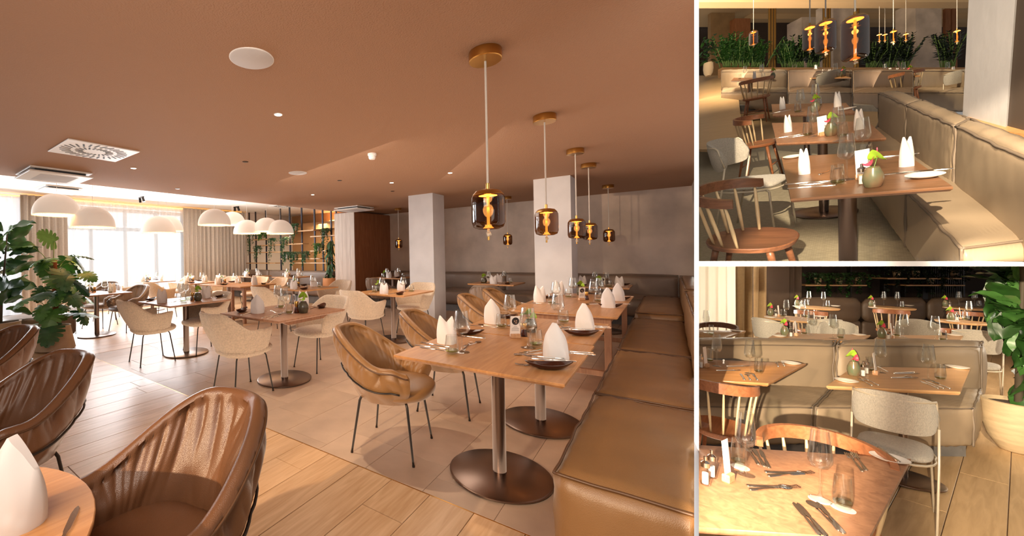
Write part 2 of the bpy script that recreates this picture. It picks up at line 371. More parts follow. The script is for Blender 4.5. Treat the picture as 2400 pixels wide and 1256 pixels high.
# ------------------------------------------------------------------ prototypes: chairs (facing +X)
def bucket_chair(lm, pm, seed=0):
    t = proto('bucket_chair', 'chair'); rnd = random.Random(seed)
    TH = R(128); nth = 210; ph = [rnd.uniform(0, 6) for _ in range(6)]
    def rim(a):      # rim height by angle from the back
        u = abs(a)/TH; return lerp(.81, .60, sm((u-.16)/.60))-.03*sm((u-.85)/.15)
    def rad(a, k):   # plan radius of the shell at height factor k (0 seat, 1 rim)
        u = abs(a)/TH; base = lerp(.255, .30+.02*cos(a*2), k); return base*(1+.06*u)
    def P(a, v):
        # v 0..1 : inner seat level -> up -> rim -> outer down -> bottom
        zr = rim(a); u = abs(a)/TH; th = .05*(1-.25*u)
        if v < .42: k = v/.42; z = lerp(.40, zr-.02, k); r = rad(a, k**.8)-.045-.03*sin(pi*k); n = -1
        elif v < .58: w = (v-.42)/.16; k = 1; z = zr-.02+.035*sin(pi*w); r = rad(a, 1)-.045+.06*(1-cos(pi*w))/2; n = 0
        else: k = max(0, 1-(v-.58)/.42); z = lerp(.365, zr-.02, k); r = rad(a, k**.9)+.015+.02*sin(pi*k)-.05*(1-k)**2; n = 1
        lean = .09*sm(k)*cos(a)*sm((cos(a)+.4)/1.4)
        wr = 0
        if n: 
            fr = exp(-((1-k)/.4)**2)*.95+.2
            for i, (q, am) in enumerate(((11, .024), (23, .019), (41, .012))):
                wr += am*fr*((1-abs(sin(q*.5*(a+.35*(1-k)*sin(a*3+ph[i]))+ph[i]+1.8*sin(2.3*a+ph[i+2]))))**1.8)*(.55+.8*noise.noise(Vector((a*4, k*2, i*5+seed))))
            wr += .014*noise.noise(Vector((a*2.6, k*3, n+seed)))
        r -= n*wr*.9
        x = -r*cos(a)*1.02-lean; y = r*sin(a)
        return (x+.0, y, z)
    m = MB(); nv = 42
    rings = []
    for i in range(nth+1):
        a = -TH+2*TH*i/nth; rings.append([P(a, j/(nv-1)) for j in range(nv)])
    # rounded arm fronts: shrink end loops
    def shrink(r, s_, d):
        c = sum((Vector(p) for p in r), Vector())/len(r); return [tuple(c+(Vector(p)-c)*s_+d) for p in r]
    T0 = Vector((-sin(TH)*-.0+.02, 0, 0))
    e0 = rings[0]; e1 = rings[-1]
    rings = [shrink(e0, .35, Vector((.02, 0, 0))), shrink(e0, .82, Vector((.016, 0, 0)))]+rings+[shrink(e1, .82, Vector((.016, 0, 0))), shrink(e1, .35, Vector((.02, 0, 0)))]
    m.loft(rings, True)
    part('shell', m, lm, t, 60)
    sp = MB()
    def Q(u, v):
        a = 2*pi*u; b = pi*(v-.5)*.98; ca = cos(a); sa = sin(a); e = .8
        r = abs(cos(b))**.6; x = .265*math.copysign(abs(ca)**e, ca)*r+.03; y = .255*math.copysign(abs(sa)**e, sa)*r
        z = .425+.062*math.copysign(abs(sin(b))**.8, sin(b))
        if b > 0: z += .006*noise.noise(Vector((x*9, y*9, seed)))-.012*exp(-(x*x+y*y)/.02)
        return (x, y, z)
    sp.cgrid(Q, 40, 17); part('seat', sp, lm, t, 60)
    pp = MB(); pp.tube([(lambda q: (q[0], q[1], q[2]+.003))(P(-TH+2*TH*i/110, .572)) for i in range(111)], .0052, 6); part('piping', pp, pm, t, 180)
    rl = MB(); rl.tube([(lambda q: (q[0]*1.03, q[1]*1.03, q[2]))(P(-TH*.93+2*TH*.93*i/50, .80)) for i in range(51)], .006, 6); part('frame_rail', rl, 'metal_black', t, 180)
    for sx, sy in ((1, 1), (1, -1), (-1, 1), (-1, -1)):
        l = MB(); l.tube([(sx*.13, sy*.15, .385), (sx*.155, sy*.165, .38), (sx*.168, sy*.175, .35), (sx*.215, sy*.212, .012)], [.009, .009, .009, .007], 8); l.tube([(sx*.215, sy*.212, .012), (sx*.216, sy*.213, 0)], .009, 8)
        part('leg', l, 'metal_black', t, 60)
    return t
def tub_chair(fm, seed=0):
    t = proto('armchair', 'chair')
    TH = R(122); nth = 72; nv = 26
    def rim(a):
        u = abs(a); return lerp(.82, .645, sm((u-R(34))/R(46)))+.012*sm((u-R(85))/R(30))
    def P(a, v):
        zr = rim(a); u = abs(a)/TH
        if v < .44: k = v/.44; z = lerp(.42, zr-.015, k); n = -1
        elif v < .56: w = (v-.44)/.12; k = 1; z = zr-.015+.02*sin(pi*w); n = 2*w-1
        else: k = max(0, 1-(v-.56)/.44); z = lerp(.385, zr-.015, k); n = 1
        kk = (z-.385)/(.8-.385)
        r0 = lerp(.235, .285, sm(kk*1.1)); sq = 1+.10*abs(sin(2*a))   # squarish plan
        r = r0*sq+n*.019
        if n == 1: r -= .055*(1-k)**3
        lean = .085*kk*max(0, cos(a))**1.2
        x = -r*cos(a)-lean; y = r*sin(a)*1.04
        return (x, y, z)
    rings = [[P(-TH+2*TH*i/nth, j/(nv-1)) for j in range(nv)] for i in range(nth+1)]
    def shrink(r, s_, d):
        c = sum((Vector(p) for p in r), Vector())/len(r); return [tuple(Vector((c.x+(p[0]-c.x)*s_, c.y+(p[1]-c.y)*s_, c.z+(p[2]-c.z)*(.5+.5*s_)))+d) for p in r]
    d = Vector((.012, 0, 0))
    rings = [shrink(rings[0], .3, d)]+rings+[shrink(rings[-1], .3, d)]
    part('shell', MB().loft(rings, True), fm, t, 60)
    def Q(u, v):
        a = 2*pi*u; b = pi*(v-.5)*.98; ca = cos(a); sa = sin(a); e = .75; r = abs(cos(b))**.5
        return (.262*math.copysign(abs(ca)**e, ca)*r+.02, .245*math.copysign(abs(sa)**e, sa)*r, .43+.05*math.copysign(abs(sin(b))**.8, sin(b)))
    part('seat', MB().cgrid(Q, 36, 15), fm, t, 60)
    for sx, sy in ((1, 1), (1, -1), (-1, 1), (-1, -1)):
        l = MB(); l.tube([(sx*.12, sy*.13, .392), (sx*.15, sy*.155, .388), (sx*.163, sy*.166, .36), (sx*.212, sy*.205, .01)], .0075, 8); l.tube([(sx*.212, sy*.205, .008), (sx*.212, sy*.205, 0)], .011, 8)
        part('leg', l, 'metal_black', t, 60)
    return t
def spindle_chair(wm, sm_, lm, n=8):
    t = proto('spindle_chair', 'chair')
    def top(a): return (-.22*cos(a)*1.05-.03, .27*sin(a), .745+.02*cos(a))
    TH = R(100); rings = []
    for i in range(33):
        a = -TH+2*TH*i/32; p = Vector(top(a)); nr = Vector((-cos(a), sin(a), 0)); h = .032*(1-.25*(abs(a)/TH)**2); w = .012+.004*(abs(a)/TH)
        rings.append([p+nr*w+Vector((0, 0, h)), p-nr*w+Vector((0, 0, h)), p-nr*w*1.2-Vector((0, 0, h)), p+nr*w*1.2-Vector((0, 0, h))])
    part('back_rail', MB().loft(rings, True), wm, t, 40)
    st = []
    for k in range(32):
        a = 2*pi*k/32; c, s_ = cos(a), sin(a); x = .225*math.copysign(abs(c)**.75, c) if c > 0 else .215*c; y = .235*math.copysign(abs(s_)**.85, s_)
        st.append((x, y))
    part('seat', MB().loft([[(x*.8, y*.8, .415) for x, y in st], [(x*.97, y*.97, .43) for x, y in st], [(x, y, .452) for x, y in st], [(x*.98, y*.98, .458) for x, y in st], [(x*.8, y*.8, .448) for x, y in st], [(x*.3, y*.3, .444) for x, y in st]], True), wm, t, 50)
    for i in range(n):
        a = -TH*.9+2*TH*.9*i/(n-1); p = Vector(top(a)); q = Vector((-.185*cos(a), .205*sin(a), .448))
        part('spindle', MB().tube([q, q.lerp(p, .35), q.lerp(p, .75), p-Vector((0, 0, .015))], [.0075, .011, .009, .006], 8), sm_, t, 180)
    for sx in (1, -1):
        for sy in (1, -1):
            part('leg', MB().tube([(sx*.13, sy*.14, .43), (sx*.165, sy*.165, .25), (sx*.21, sy*.20, 0)], [.019, .017, .011], 10), lm, t, 180)
        part('stretcher', MB().tube([(sx*.178, -.17, .19), (sx*.178, .17, .19)], [.008, .008], 8), lm, t, 180)
    return t
def wire_chair():
    t = proto('upholstered_wire_chair', 'chair')
    TH = R(78)
    def P(a, k, o): r = .235+o; return (-r*cos(a)-.02-.05*k, r*sin(a)*1.06, .60+.26*k-.05*(abs(a)/TH)**2*(k))
    rings = []
    for i in range(31):
        a = -TH+2*TH*i/30; e = sqrt(max(.02, 1-(abs(a)/TH)**8)); rings.append([P(a, .5+e*(k-.5), o) for k, o in ((0, -.012), (0, .014), (.25, .024), (.75, .024), (1, .014), (1, -.012), (.75, -.024), (.25, -.024))])
    part('backrest', MB().loft(rings, True), 'boucle_grey', t, 60)
    def Q(u, v):
        a = 2*pi*u; b = pi*(v-.5)*.98; ca = cos(a); sa = sin(a); r = abs(cos(b))**.4
        return (.235*math.copysign(abs(ca)**.6, ca)*r, .235*math.copysign(abs(sa)**.6, sa)*r, .445+.028*math.copysign(abs(sin(b))**.8, sin(b)))
    part('seat', MB().cgrid(Q, 36, 13), 'boucle_grey', t, 60)
    part('seat_frame', MB().tube([(.24*cos(2*pi*k/24)*(1+.13*abs(sin(4*pi*k/24))), .24*sin(2*pi*k/24)*(1+.13*abs(sin(4*pi*k/24))), .415) for k in range(25)], .008, 6), 'metal_cream', t, 180)
    m = MB(); m.tube([(-.10, .262, .64), (-.15, .25, .80)]+[(-.27*cos(a)-.04, .285*sin(a), .82) for a in [R(60-120*i/12) for i in range(13)]]+[(-.15, -.25, .80), (-.10, -.262, .64)], .008, 6); part('back_frame', m, 'metal_cream', t, 180)
    for sy in (1, -1):
        part('leg', MB().tube([(-.10, sy*.262, .64), (-.14, sy*.262, .42), (-.23, sy*.25, 0)], .009, 8), 'metal_cream', t, 180)
        part('leg', MB().tube([(.17, sy*.20, .415), (.20, sy*.215, .40), (.235, sy*.235, 0)], .009, 8), 'metal_cream', t, 180)
    return t
CH_BROWN = bucket_chair('leather_brown', 'piping', 1); CH_SUNLIT = bucket_chair('leather_sunlit', 'piping', 4); CH_TAUPE = bucket_chair('leather_taupe', 'piping_grey', 2)
CH_BOUCLE = tub_chair('boucle'); CH_SPIN = spindle_chair('walnut', 'spindle_ash', 'walnut'); CH_SPINL = spindle_chair('walnut_lit', 'spindle_ash', 'walnut_lit'); CH_WIRE = wire_chair()
# ------------------------------------------------------------------ tableware prototypes
def wine(): 
    t = proto('wine_glass', 'glass')
    part('bowl', MB().lathe([(.005, .098), (.03, .104), (.045, .122), (.0455, .135), (.032, .222), (.0305, .222), (.043, .137), (.028, .108), (.003, .102)], 20, caps=False), 'glass_clear', t, 50)
    part('foot', MB().lathe([(.04, 0), (.04, .0015), (.012, .006), (.005, .016), (.0038, .05), (.005, .098)], 16), 'glass_clear', t, 60); return t
def tumbler():
    t = proto('tumbler', 'glass')
    part('wall', MB().lathe([(.024, 0), (.034, .012), (.037, .035), (.029, .098), (.0278, .098), (.0355, .036), (.030, .012), (.003, .008)], 20, caps=False), 'glass_clear', t, 50)
    part('water', MB().lathe([(.02, .009), (.031, .013), (.033, .021), (.001, .021)], 14), 'water', t, 60); return t
def napkin(kind):
    W = .055
    def prof(x):
        u = x/W
        if kind == 0:
            v = (u+.12); return .178-(.066*max(0, v)**1.15+.072*max(0, -v)**1.05)-.006*(abs(u) > .95)
        ks = ((-1, .112), (-.72, .168), (-.1, .128), (.05, .122), (.66, .160), (1, .105))
        for (a, b), (c, d) in zip(ks, ks[1:]):
            if a <= u <= c+1e-6: return b+(d-b)*(u-a)/(c-a)
        return .11
    m = MB(); nx = 25; nz = 15
    def D(u, w):      # half depth: rounded in plan, narrowing upward to the folded edge, a ridge in front
        return .042*sqrt(max(0, 1-u*u))**.9*(1-.86*w**2.4)+.0022
    def P(i, j, sg):
        x = -W+2*W*i/(nx-1); w = j/(nz-1); u = x/W; h = prof(x); z = h*w; xx = x*(1+.10*sin(pi*w)*(1-abs(u)*.3))*(1-.05*w)
        d = D(u, w)
        if sg < 0:
            d += .013*max(0, 1-abs(u-.05)*1.3)*(1-.55*w)
            if z < .085-.9*(x+.03): d += .0032
            d += .0008*sin(9*u+7*w)
        elif kind == 0: d *= .8
        return (xx, sg*d, z)
    rings = []
    for j in range(nz): rings.append([P(i, j, -1) for i in range(nx)]+[P(i, j, 1) for i in range(nx-1, -1, -1)])
    m.loft(rings, True)
    m.f.pop(); n = 2*nx; o = (nz-1)*n
    for i in range(nx-1): m.f.append((o+i, o+i+1, o+n-2-i, o+n-1-i))
    return pproto('folded_napkin', m, 'napkin', 'napkin', 38)
def cut_outline(pts, th=.0018, curve=None):
    m = MB(); r0 = []; 
    rings = [[(x, -w, (curve(x) if curve else 0)), (x, w, (curve(x) if curve else 0)), (x, w*.8, (curve(x) if curve else 0)+th*2), (x, -w*.8, (curve(x) if curve else 0)+th*2)] for x, w in pts]
    return m.loft(rings, True)
def knife(): return pproto('table_knife', cut_outline([(-.105, .004), (-.10, .008), (-.05, .007), (0, .005), (.005, .004), (.02, .008), (.08, .0095), (.10, .006), (.108, .001)]), 'silver', 'cutlery', 60)
def fork():
    t = cut_outline([(-.1, .004), (-.095, .0075), (-.05, .006), (0, .0035), (.035, .004), (.045, .011), (.06, .0115)], curve=lambda x: .004*sin(max(0, x+.02)*25))
    for k in range(4): y = -.0088+k*.0058; t.loft([[(x, y-.0012, z), (x, y+.0012, z), (x, y+.0012, z+.003), (x, y-.0012, z+.003)] for x, z in ((.058, .0035), (.08, .003), (.1, .007))], True)
    return pproto('table_fork', t, 'silver', 'cutlery', 60)
def spoon():
    m = cut_outline([(-.1, .004), (-.095, .0075), (-.05, .006), (0, .0035), (.04, .004)]); m.lathe([(.001, .001), (.012, .002), (.018, .006), (.0165, .0065), (.01, .004), (.001, .003)], 14, sy=.72)
    n0 = len(m.v)-14*6
    for i in range(n0, len(m.v)): x, y, z = m.v[i]; m.v[i] = (x*1.5+.062, y*1.4, z)
    return pproto('table_spoon', m, 'silver', 'cutlery', 60)
def leaf_dish():
    m = MB()
    def ring(s_, z): return [((.088*s_)*math.copysign(abs(cos(a))**1.0, cos(a))*(1+.18*abs(cos(a))**6), .042*s_*sin(a), z+.012*abs(cos(a))**3*s_) for a in [2*pi*k/28 for k in range(28)]]
    m.loft([ring(.45, 0), ring(.75, .003), ring(1, .02), ring(1.02, .024), ring(.96, .024), ring(.7, .009), ring(.2, .006)], True); return pproto('leaf_dish', m, 'dish_brown', 'dish', 50)
def side_plate(): return pproto('side_plate', MB().lathe([(.04, 0), (.05, .002), (.078, .012), (.08, .014), (.077, .0145), (.052, .006), (.001, .005)], 28), 'china', 'plate', 50)
def vase(vm, fm, kind=0):
    t = proto('flower_vase', 'vase')
    part('pot', MB().lathe([(.03, 0), (.038, .004), (.047, .035), (.045, .06), (.03, .088), (.028, .094), (.024, .094), (.026, .085), (.001, .08)], 20), vm, t, 60)
    for i, (dx, dy, h, mm, az) in enumerate(((.035, .02, .135, 'anthurium', .5), (-.03, -.01, .12, fm, 2.6))):
        part('stem', MB().tube([(0, 0, .08), (dx*.5, dy*.5, h*.8), (dx, dy, h)], .0022, 5), 'stem_green', t, 180)
        m = MB(); n = 22; out = []
        for k in range(n):
            a = 2*pi*k/n; rr = (.047 if i == 0 else .028)*(1-.30*exp(-((a if a < pi else 2*pi-a)/.35)**2)+.25*exp(-((a-pi)/.3)**2)); out.append((rr*cos(a), rr*sin(a)*.86, .012*cos(2*a)))
        m.loft([[(x*.05, y*.05, z*.2) for x, y, z in out], [(x*.6, y*.6, z*.6-.003) for x, y, z in out], out, [(x*.6, y*.6, z*.6-.0045) for x, y, z in out], [(x*.05, y*.05, z*.2-.0015) for x, y, z in out]], True)
        m.xf(Matrix.Translation((dx, dy, h)) @ Matrix.Rotation(az, 4, 'Z') @ Matrix.Rotation(.55, 4, 'Y')); part('leaf', m, mm, t, 60)
        if i == 0: part('spadix', MB().tube([(dx, dy, h), (dx-.01, dy-.012, h+.045)], [.004, .0025], 6), 'spadix' if kind == 0 else 'anthurium_red', t, 180)
    return t
def mill(top_m='brass', body='glass_smoke'):
    t = proto('pepper_mill', 'mill')
    part('body', MB().lathe([(.024, 0), (.024, .006), (.014, .05)], 16), body, t, 60); part('top', MB().lathe([(.014, .05), (.0155, .055), (.022, .092), (.020, .094), (.001, .088)], 16), top_m, t, 60); return t
def shaker():
    t = proto('salt_shaker', 'shaker'); part('body', MB().lathe([(.018, 0), (.019, .004), (.017, .06)], 14), 'glass_clear', t, 60); part('salt', MB().lathe([(.012, .004), (.012, .04)], 10), 'napkin', t, 60); part('cap', MB().lathe([(.017, .06), (.018, .075), (.006, .082), (.007, .095), (.001, .097)], 14), 'silver', t, 60); return t
def menu(dark=False):
    t = proto('menu_card_holder', 'menu')
    part('block', MB().bbox(-.016, .016, -.03, .03, 0, .028, .003), 'block_wood', t)
    M = Matrix.Translation((.0, 0, .012)) @ Matrix.Rotation(-.12, 4, 'Y')
    part('card', MB().box(-.001, .001, -.033, .033, 0, .128).xf(M), 'card_white', t, 0)
    m = MB(); n = 24; m.loft([[(x, .024*cos(2*pi*k/n), .096+.024*sin(2*pi*k/n)) for k in range(n)] for x in (-.0016, -.0011)], True).xf(M); p = part('photo_disc', m, 'card_print', t, 0)
    m = MB()
    for y, z, w, h in ((-.006, .098, .006, .008), (.006, .096, .006, .009), (-.004, .085, .012, .006)): m.box(-.0019, -.0015, y-w/2, y+w/2, z-h/2, z+h/2)
    part('photo_figures', m.xf(M), 'card_tan', t, 0)
    m = MB()
    for k, w in enumerate((.018, .03, .044, .05, .046, .05)): m.box(-.0015, -.0011, -w/2, w/2, .062-k*.0055, .0632-k*.0055)
    part('text_lines', m.xf(M), 'card_print', t, 0); return t
WINE = wine(); TUM = tumbler(); NAPA = napkin(0); NAPB = napkin(1); KNIFE = knife(); FORK = fork(); SPOON = spoon(); DISH = leaf_dish(); PLATE = side_plate()
VASE = vase('vase', 'anthurium', 0); VASER = vase('vase_green', 'anthurium_red', 1); MILL = mill(); SHAKER = shaker(); MENU = menu()
COASTER = pproto('paper_coaster', MB().lathe([(.045, 0), (.045, .0015)], 24), 'china', 'coaster')
# ------------------------------------------------------------------ furniture by size
def ped_table(name, label, x0, x1, y0, y1, ht=.745, base=.29, F=None, pole=.038, top='table_oak', poles=1, quad=None, bc=None, beam=False, polem='bronze'):
    """pedestal table; quad gives the tabletop's own outline instead of a rectangle"""
    F = F or FM; cx, cy = ((x0+x1)/2, (y0+y1)/2) if quad is None else (sum(q[0] for q in quad)/4, sum(q[1] for q in quad)/4)
    if bc: cx, cy = bc
    t = thing(name, label, 'table', F, (cx, cy, 0))
    q = quad or [(x0, y0), (x1, y0), (x1, y1), (x0, y1)]; q = [(a-cx, b-cy) for a, b in q]
    def ins(s_): mx = sum(p[0] for p in q)/4; my = sum(p[1] for p in q)/4; return [(mx+(p[0]-mx)*s_, my+(p[1]-my)*s_) for p in q]
    m = MB(); m.loft([[(*p, ht-.024) for p in ins(.975)], [(*p, ht-.012) for p in ins(1)], [(*p, ht-.002) for p in ins(1)], [(*p, ht) for p in ins(.997)]], True); add('tabletop', m, top, t, 30)
    add('pedestal', MB().lathe([(pole, .014), (pole, ht-.03)], 20), polem, t); add('base_plate', MB().lathe([(base-.004, .004), (base, .008), (base, .016), (base-.01, .021), (pole, .023)], 48), polem, t, 30); add('base_pad', MB().lathe([(base-.02, 0), (base-.02, .006)], 32), 'metal_black', t)
    add('mounting_plate', MB().box(-.16, .16, -.16, .16, ht-.034, ht-.024), 'metal_black', t, 0)
    if beam:
        for sy in (-1, 1):
            w = (y1-y0)*.36*sy; L = (x1-x0)/2
            add('apron', MB().hexa([(-L+.22, w-.02, ht-.085), (L-.22, w-.02, ht-.085), (L-.22, w+.02, ht-.085), (-L+.22, w+.02, ht-.085), (-L+.10, w-.02, ht-.03), (L-.10, w-.02, ht-.03), (L-.10, w+.02, ht-.03), (-L+.10, w+.02, ht-.03)]), 'table_side', t, 0)
    return t
def leg_table(name, label, x0, x1, y0, y1, ht=.745):
    cx, cy = (x0+x1)/2, (y0+y1)/2; t = thing(name, label, 'table', FM, (cx, cy, 0)); a = (x1-x0)/2; b = (y1-y0)/2
    m = MB(); m.loft([[(sx*a*s_, sy*b*s_, z) for sx, sy in ((-1, -1), (1, -1), (1, 1), (-1, 1))] for s_, z in ((.975, ht-.024), (1, ht-.012), (1, ht-.002), (.997, ht))], True); add('tabletop', m, 'table_oak', t, 30)
    for sx in (-1, 1):
        for sy in (-1, 1): add('leg', MB().bbox(sx*(a-.16)-.027, sx*(a-.16)+.027, sy*(b-.09)-.027, sy*(b-.09)+.027, 0, ht-.03), 'table_side', t)
        add('rail', MB().bbox(sx*(a-.16)-.02, sx*(a-.16)+.02, -b+.117, b-.117, ht-.095, ht-.03), 'table_side', t); add('stretcher', MB().bbox(sx*(a-.16)-.02, sx*(a-.16)+.02, -b+.117, b-.117, .17, .22), 'table_side', t)
    add('long_stretcher', MB().bbox(-a+.18, a-.18, -.02, .02, .172, .218), 'table_side', t)
    for sy in (-1, 1): add('apron', MB().bbox(-a+.187, a-.187, sy*(b-.09)-.015, sy*(b-.09)+.015, ht-.095, ht-.03), 'table_side', t)
    return t
def round_table(name, label, F, x, y, r, ht=.74, top='oak_light', base=.24, ry=None):
    t = thing(name, label, 'table', F, (x, y, 0)); k = (ry or r)/r
    add('tabletop', MB().lathe([(r*.96, ht-.024), (r, ht-.01), (r, ht-.002), (r*.995, ht)], 56, sy=k), top, t, 30); add('pedestal', MB().lathe([(.035, .014), (.035, ht-.024)], 18), 'bronze', t); add('base_plate', MB().lathe([(base, 0), (base, .014), (base-.01, .018), (.035, .02)], 40), 'bronze', t, 30); return t
def cushion(name, c8, material, parent, seed=0, bulge=.03, rnd=.12, wr=.006, n=14, pipe=None, label=None, nx=None):
    """soft box spanned by eight corners (bottom four, top four), crowned faces, rounded seams, creases along the edges"""
    c = [Vector(p) for p in c8]
    def tri(u, v, w):
        u, v, w = (u+1)/2, (v+1)/2, (w+1)/2
        b = c[0].lerp(c[1], u).lerp(c[3].lerp(c[2], u), v); t_ = c[4].lerp(c[5], u).lerp(c[7].lerp(c[6], u), v); return b.lerp(t_, w)
    ex = ((c[1]-c[0]).length, (c[3]-c[0]).length, (c[4]-c[0]).length); mn = min(ex)
    bx, by, bz = (c[1]-c[0]).normalized(), (c[3]-c[0]).normalized(), (c[4]-c[0]).normalized()
    def shape(p):
        q = []; 
        u, v, w = p; pos = tri(u, v, w)
        # rounding: pull in the point where two coordinates are near +-1
        e = [rnd*mn/ex[i]*2 for i in range(3)]
        s_ = [max(0, (abs(p[i])-(1-e[i]))/e[i]) for i in range(3)]; L = sqrt(sum(a*a for a in s_)); 
        if L > 1: 
            pp = [math.copysign(min(abs(p[i]), 1-e[i])+(s_[i]/L)*e[i] if s_[i] > 0 else abs(p[i]), p[i]) for i in range(3)]; pos = tri(*pp)
        fb = Vector()
        for i, ax in enumerate((bx, by, bz)):
            o = [p[j] for j in range(3) if j != i]; f = (1-o[0]**2)*(1-o[1]**2)
            if abs(p[i]) > .98: fb += ax*math.copysign(bulge*max(0, f)**.7, p[i])
        q3 = Vector((pos.x*6+seed, pos.y*6, pos.z*6)); nn = noise.noise(q3)+.5*noise.noise(q3*2.3)
        edge = max(0, 1-min(1-abs(a) for a in p if abs(a) <= .9999) if any(abs(a) <= .9999 for a in p) else 1)
        wv = wr*(nn*.9+edge**3*.8*sin(90*(u*ex[0]+v*ex[1]*.7+w*ex[2]*.4)/2+3*nn))
        d = Vector()
        for i, ax in enumerate((bx, by, bz)):
            if abs(p[i]) > .98: d += ax*math.copysign(1, p[i])
        return pos+fb+(d.normalized()*wv if d.length else Vector())
    m = MB(); mp = {}
    nxyz = [max(6, min(46, int(n*e_/mn*.5)+6)) for e_ in ex]
    def V(p):
        k = tuple(round(a, 5) for a in p)
        if k not in mp: mp[k] = len(m.v); m.v.append(tuple(shape(p)))
        return mp[k]
    for ax in range(3):
        a1, a2 = [i for i in range(3) if i != ax]
        for sg in (-1, 1):
            for i in range(nxyz[a1]):
                for j in range(nxyz[a2]):
                    qd = []
                    for di, dj in ((0, 0), (1, 0), (1, 1), (0, 1)):
                        p = [0, 0, 0]; p[ax] = sg; p[a1] = -1+2*(i+di)/nxyz[a1]; p[a2] = -1+2*(j+dj)/nxyz[a2]; qd.append(V(p))
                    m.f.append(tuple(qd))
    o = add(name, m, material, parent, 180, label)
    if pipe:
        pm = MB(); r = .006
        for (i, j) in ((4, 5), (5, 6), (6, 7), (7, 4), (0, 4), (1, 5)):
            a, b = c[i], c[j]; k = .985; ctr = sum(c, Vector())/8; pts = []
            for q in range(25):
                p = a.lerp(b, q/24); p = ctr+(p-ctr)*k; p = p+Vector((noise.noise(p*9), noise.noise(p*9+Vector((5, 5, 5))), noise.noise(p*7-Vector((5, 5, 5)))))*.006; pts.append(p)
            pm.tube(pts, r, 6)
        add('piping', pm, pipe, o, 180)
    return o
def boxc(x0, x1, y0, y1, z0, z1): return [(x0, y0, z0), (x1, y0, z0), (x1, y1, z0), (x0, y1, z0), (x0, y0, z1), (x1, y0, z1), (x1, y1, z1), (x0, y1, z1)]
# ------------------------------------------------------------------ lamps
def smoke_lamp(drop, smoke='glass_smoke', glow=True, r=.09, h=.225):
    """brass canopy, cord of given drop to the cap, smoked glass cylinder round a glowing rope"""
    t = proto('pendant_lamp', 'lamp'); z = -drop
    part('canopy', MB().lathe([(.088, 0), (.09, -.004), (.09, -.052), (.086, -.056), (.01, -.057)][::-1], 32), 'brass', t, 40)
    part('cord', MB().tube([(0, 0, -.055), (0, 0, z+.03)], .0062, 8), 'cable', t, 60)
    part('ferrule', MB().lathe([(.011, z-.002), (.011, z+.034), (.008, z+.036)], 12), 'brass', t)
    part('cap', MB().lathe([(r*.9, z-.034), (r*.93, z-.03), (r*.72, z-.008), (r*.35, z), (.01, z+.001)], 32), 'brass', t, 60)
    g = MB().lathe([(r*.90, z-.03), (r*.985, z-.045), (r, z-.07), (r, z-h+.04), (r*.9, z-h+.012), (r*.6, z-h), (.012, z-h-.001)], 32, caps=False)
    part('glass_shade', g, smoke, t, 60)
    part('light_disc', MB().lathe([(.05, z-.036), (.048, z-.033)], 24), 'lamp_glow', t)
    part('light_rope', MB().tube([(0, 0, z-.036), (0, 0, z-h+.01)], .0085, 8), 'lamp_tube', t, 180)
    part('light_ring', MB().lathe([(.03, z-h+.006), (.012, z-h+.022)], 20), 'lamp_tube', t)
    part('knot', MB().tube([(0, 0, z-h), (.006, .004, z-h-.015), (.016, 0, z-h-.018), (.012, -.006, z-h-.03), (-.004, -.004, z-h-.026), (-.002, .006, z-h-.02), (.004, .002, z-h-.042)], .007, 8), 'rope', t, 180)
    part('knot_ferrule', MB().lathe([(.007, z-h-.062), (.007, z-h-.04)], 10, c=(.004, .002)), 'brass', t)
    return t
def dome_lamp(drop, r=.31):
    t = proto('dome_pendant_lamp', 'lamp'); pr = []
    for k in range(11): a = pi/2*k/10; pr.append((r*max(0, cos(a))**.9+.001, -drop+r*1.02*sin(a)))
    part('dome', MB().lathe(pr, 40, caps=False), 'dome_white', t, 180); part('dome_lining', MB().lathe([(q*.97, z_-.004) for q, z_ in pr], 40, caps=False), 'dome_inside', t, 180)
    m = MB(); rnd = random.Random(3)
    for k in range(150):
        a = 2*pi*k/150; l = rnd.uniform(.008, .022); m.add([(r*1.0*cos(a-.02), r*sin(a-.02), -drop+.004), (r*cos(a+.02), r*sin(a+.02), -drop+.004), (r*.995*cos(a), r*.995*sin(a), -drop-l), (r*.975*cos(a), r*.975*sin(a), -drop+.004)], [(0, 1, 2), (1, 3, 2), (3, 0, 2), (0, 3, 1)])
    f = part('fringe', m, 'dome_white', t, 0); f['kind'] = 'stuff'
    part('cord', MB().tube([(0, 0, -.01), (0, 0, -drop+r)], .003, 6), 'white_paint', t, 60); part('canopy', MB().lathe([(.06, -.03), (.06, 0)], 20), 'white_paint', t)
    part('bulb', MB().sphere((0, 0, -drop+.12), .05), 'lamp_glow', t, 180)
    return t
# ------------------------------------------------------------------ plants
def leaf_mb(L, W, kind='fig', droop=.25, seed=0, nl=9, nw=7):
    """one leaf lying along +X from the origin, thin but solid"""
    rnd = random.Random(seed); ph = rnd.uniform(0, 6)
    def P(u, v):
        s_ = 2*v-1
        if kind == 'fig': w = (max(0, sin(pi*u**.85))**.75)*(.62+.5*u)*(1+.05*sin(12*u+ph))
        elif kind == 'heart': w = max(0, sin(pi*(.06+.94*u)**.62))**.8
        else: w = max(0, sin(pi*u))**.8
        w = w*W/2; x = u*L+(.14*L*(abs(s_)**1.5)*(u < .25)*(-1) if kind == 'heart' else 0)
        z = -droop*L*u*u+.12*W*abs(s_)**1.3*(1-.3*u)+.02*W*sin(9*u+3*s_+ph)
        if kind == 'fig': z += .05*W*sin(14*u+ph)*abs(s_)
        return Vector((x, s_*w, z))
    m = MB(); m.grid(P, nl, nw); m.grid(lambda u, v: P(u, v)-Vector((0, 0, .0015)), nl, nw); return m
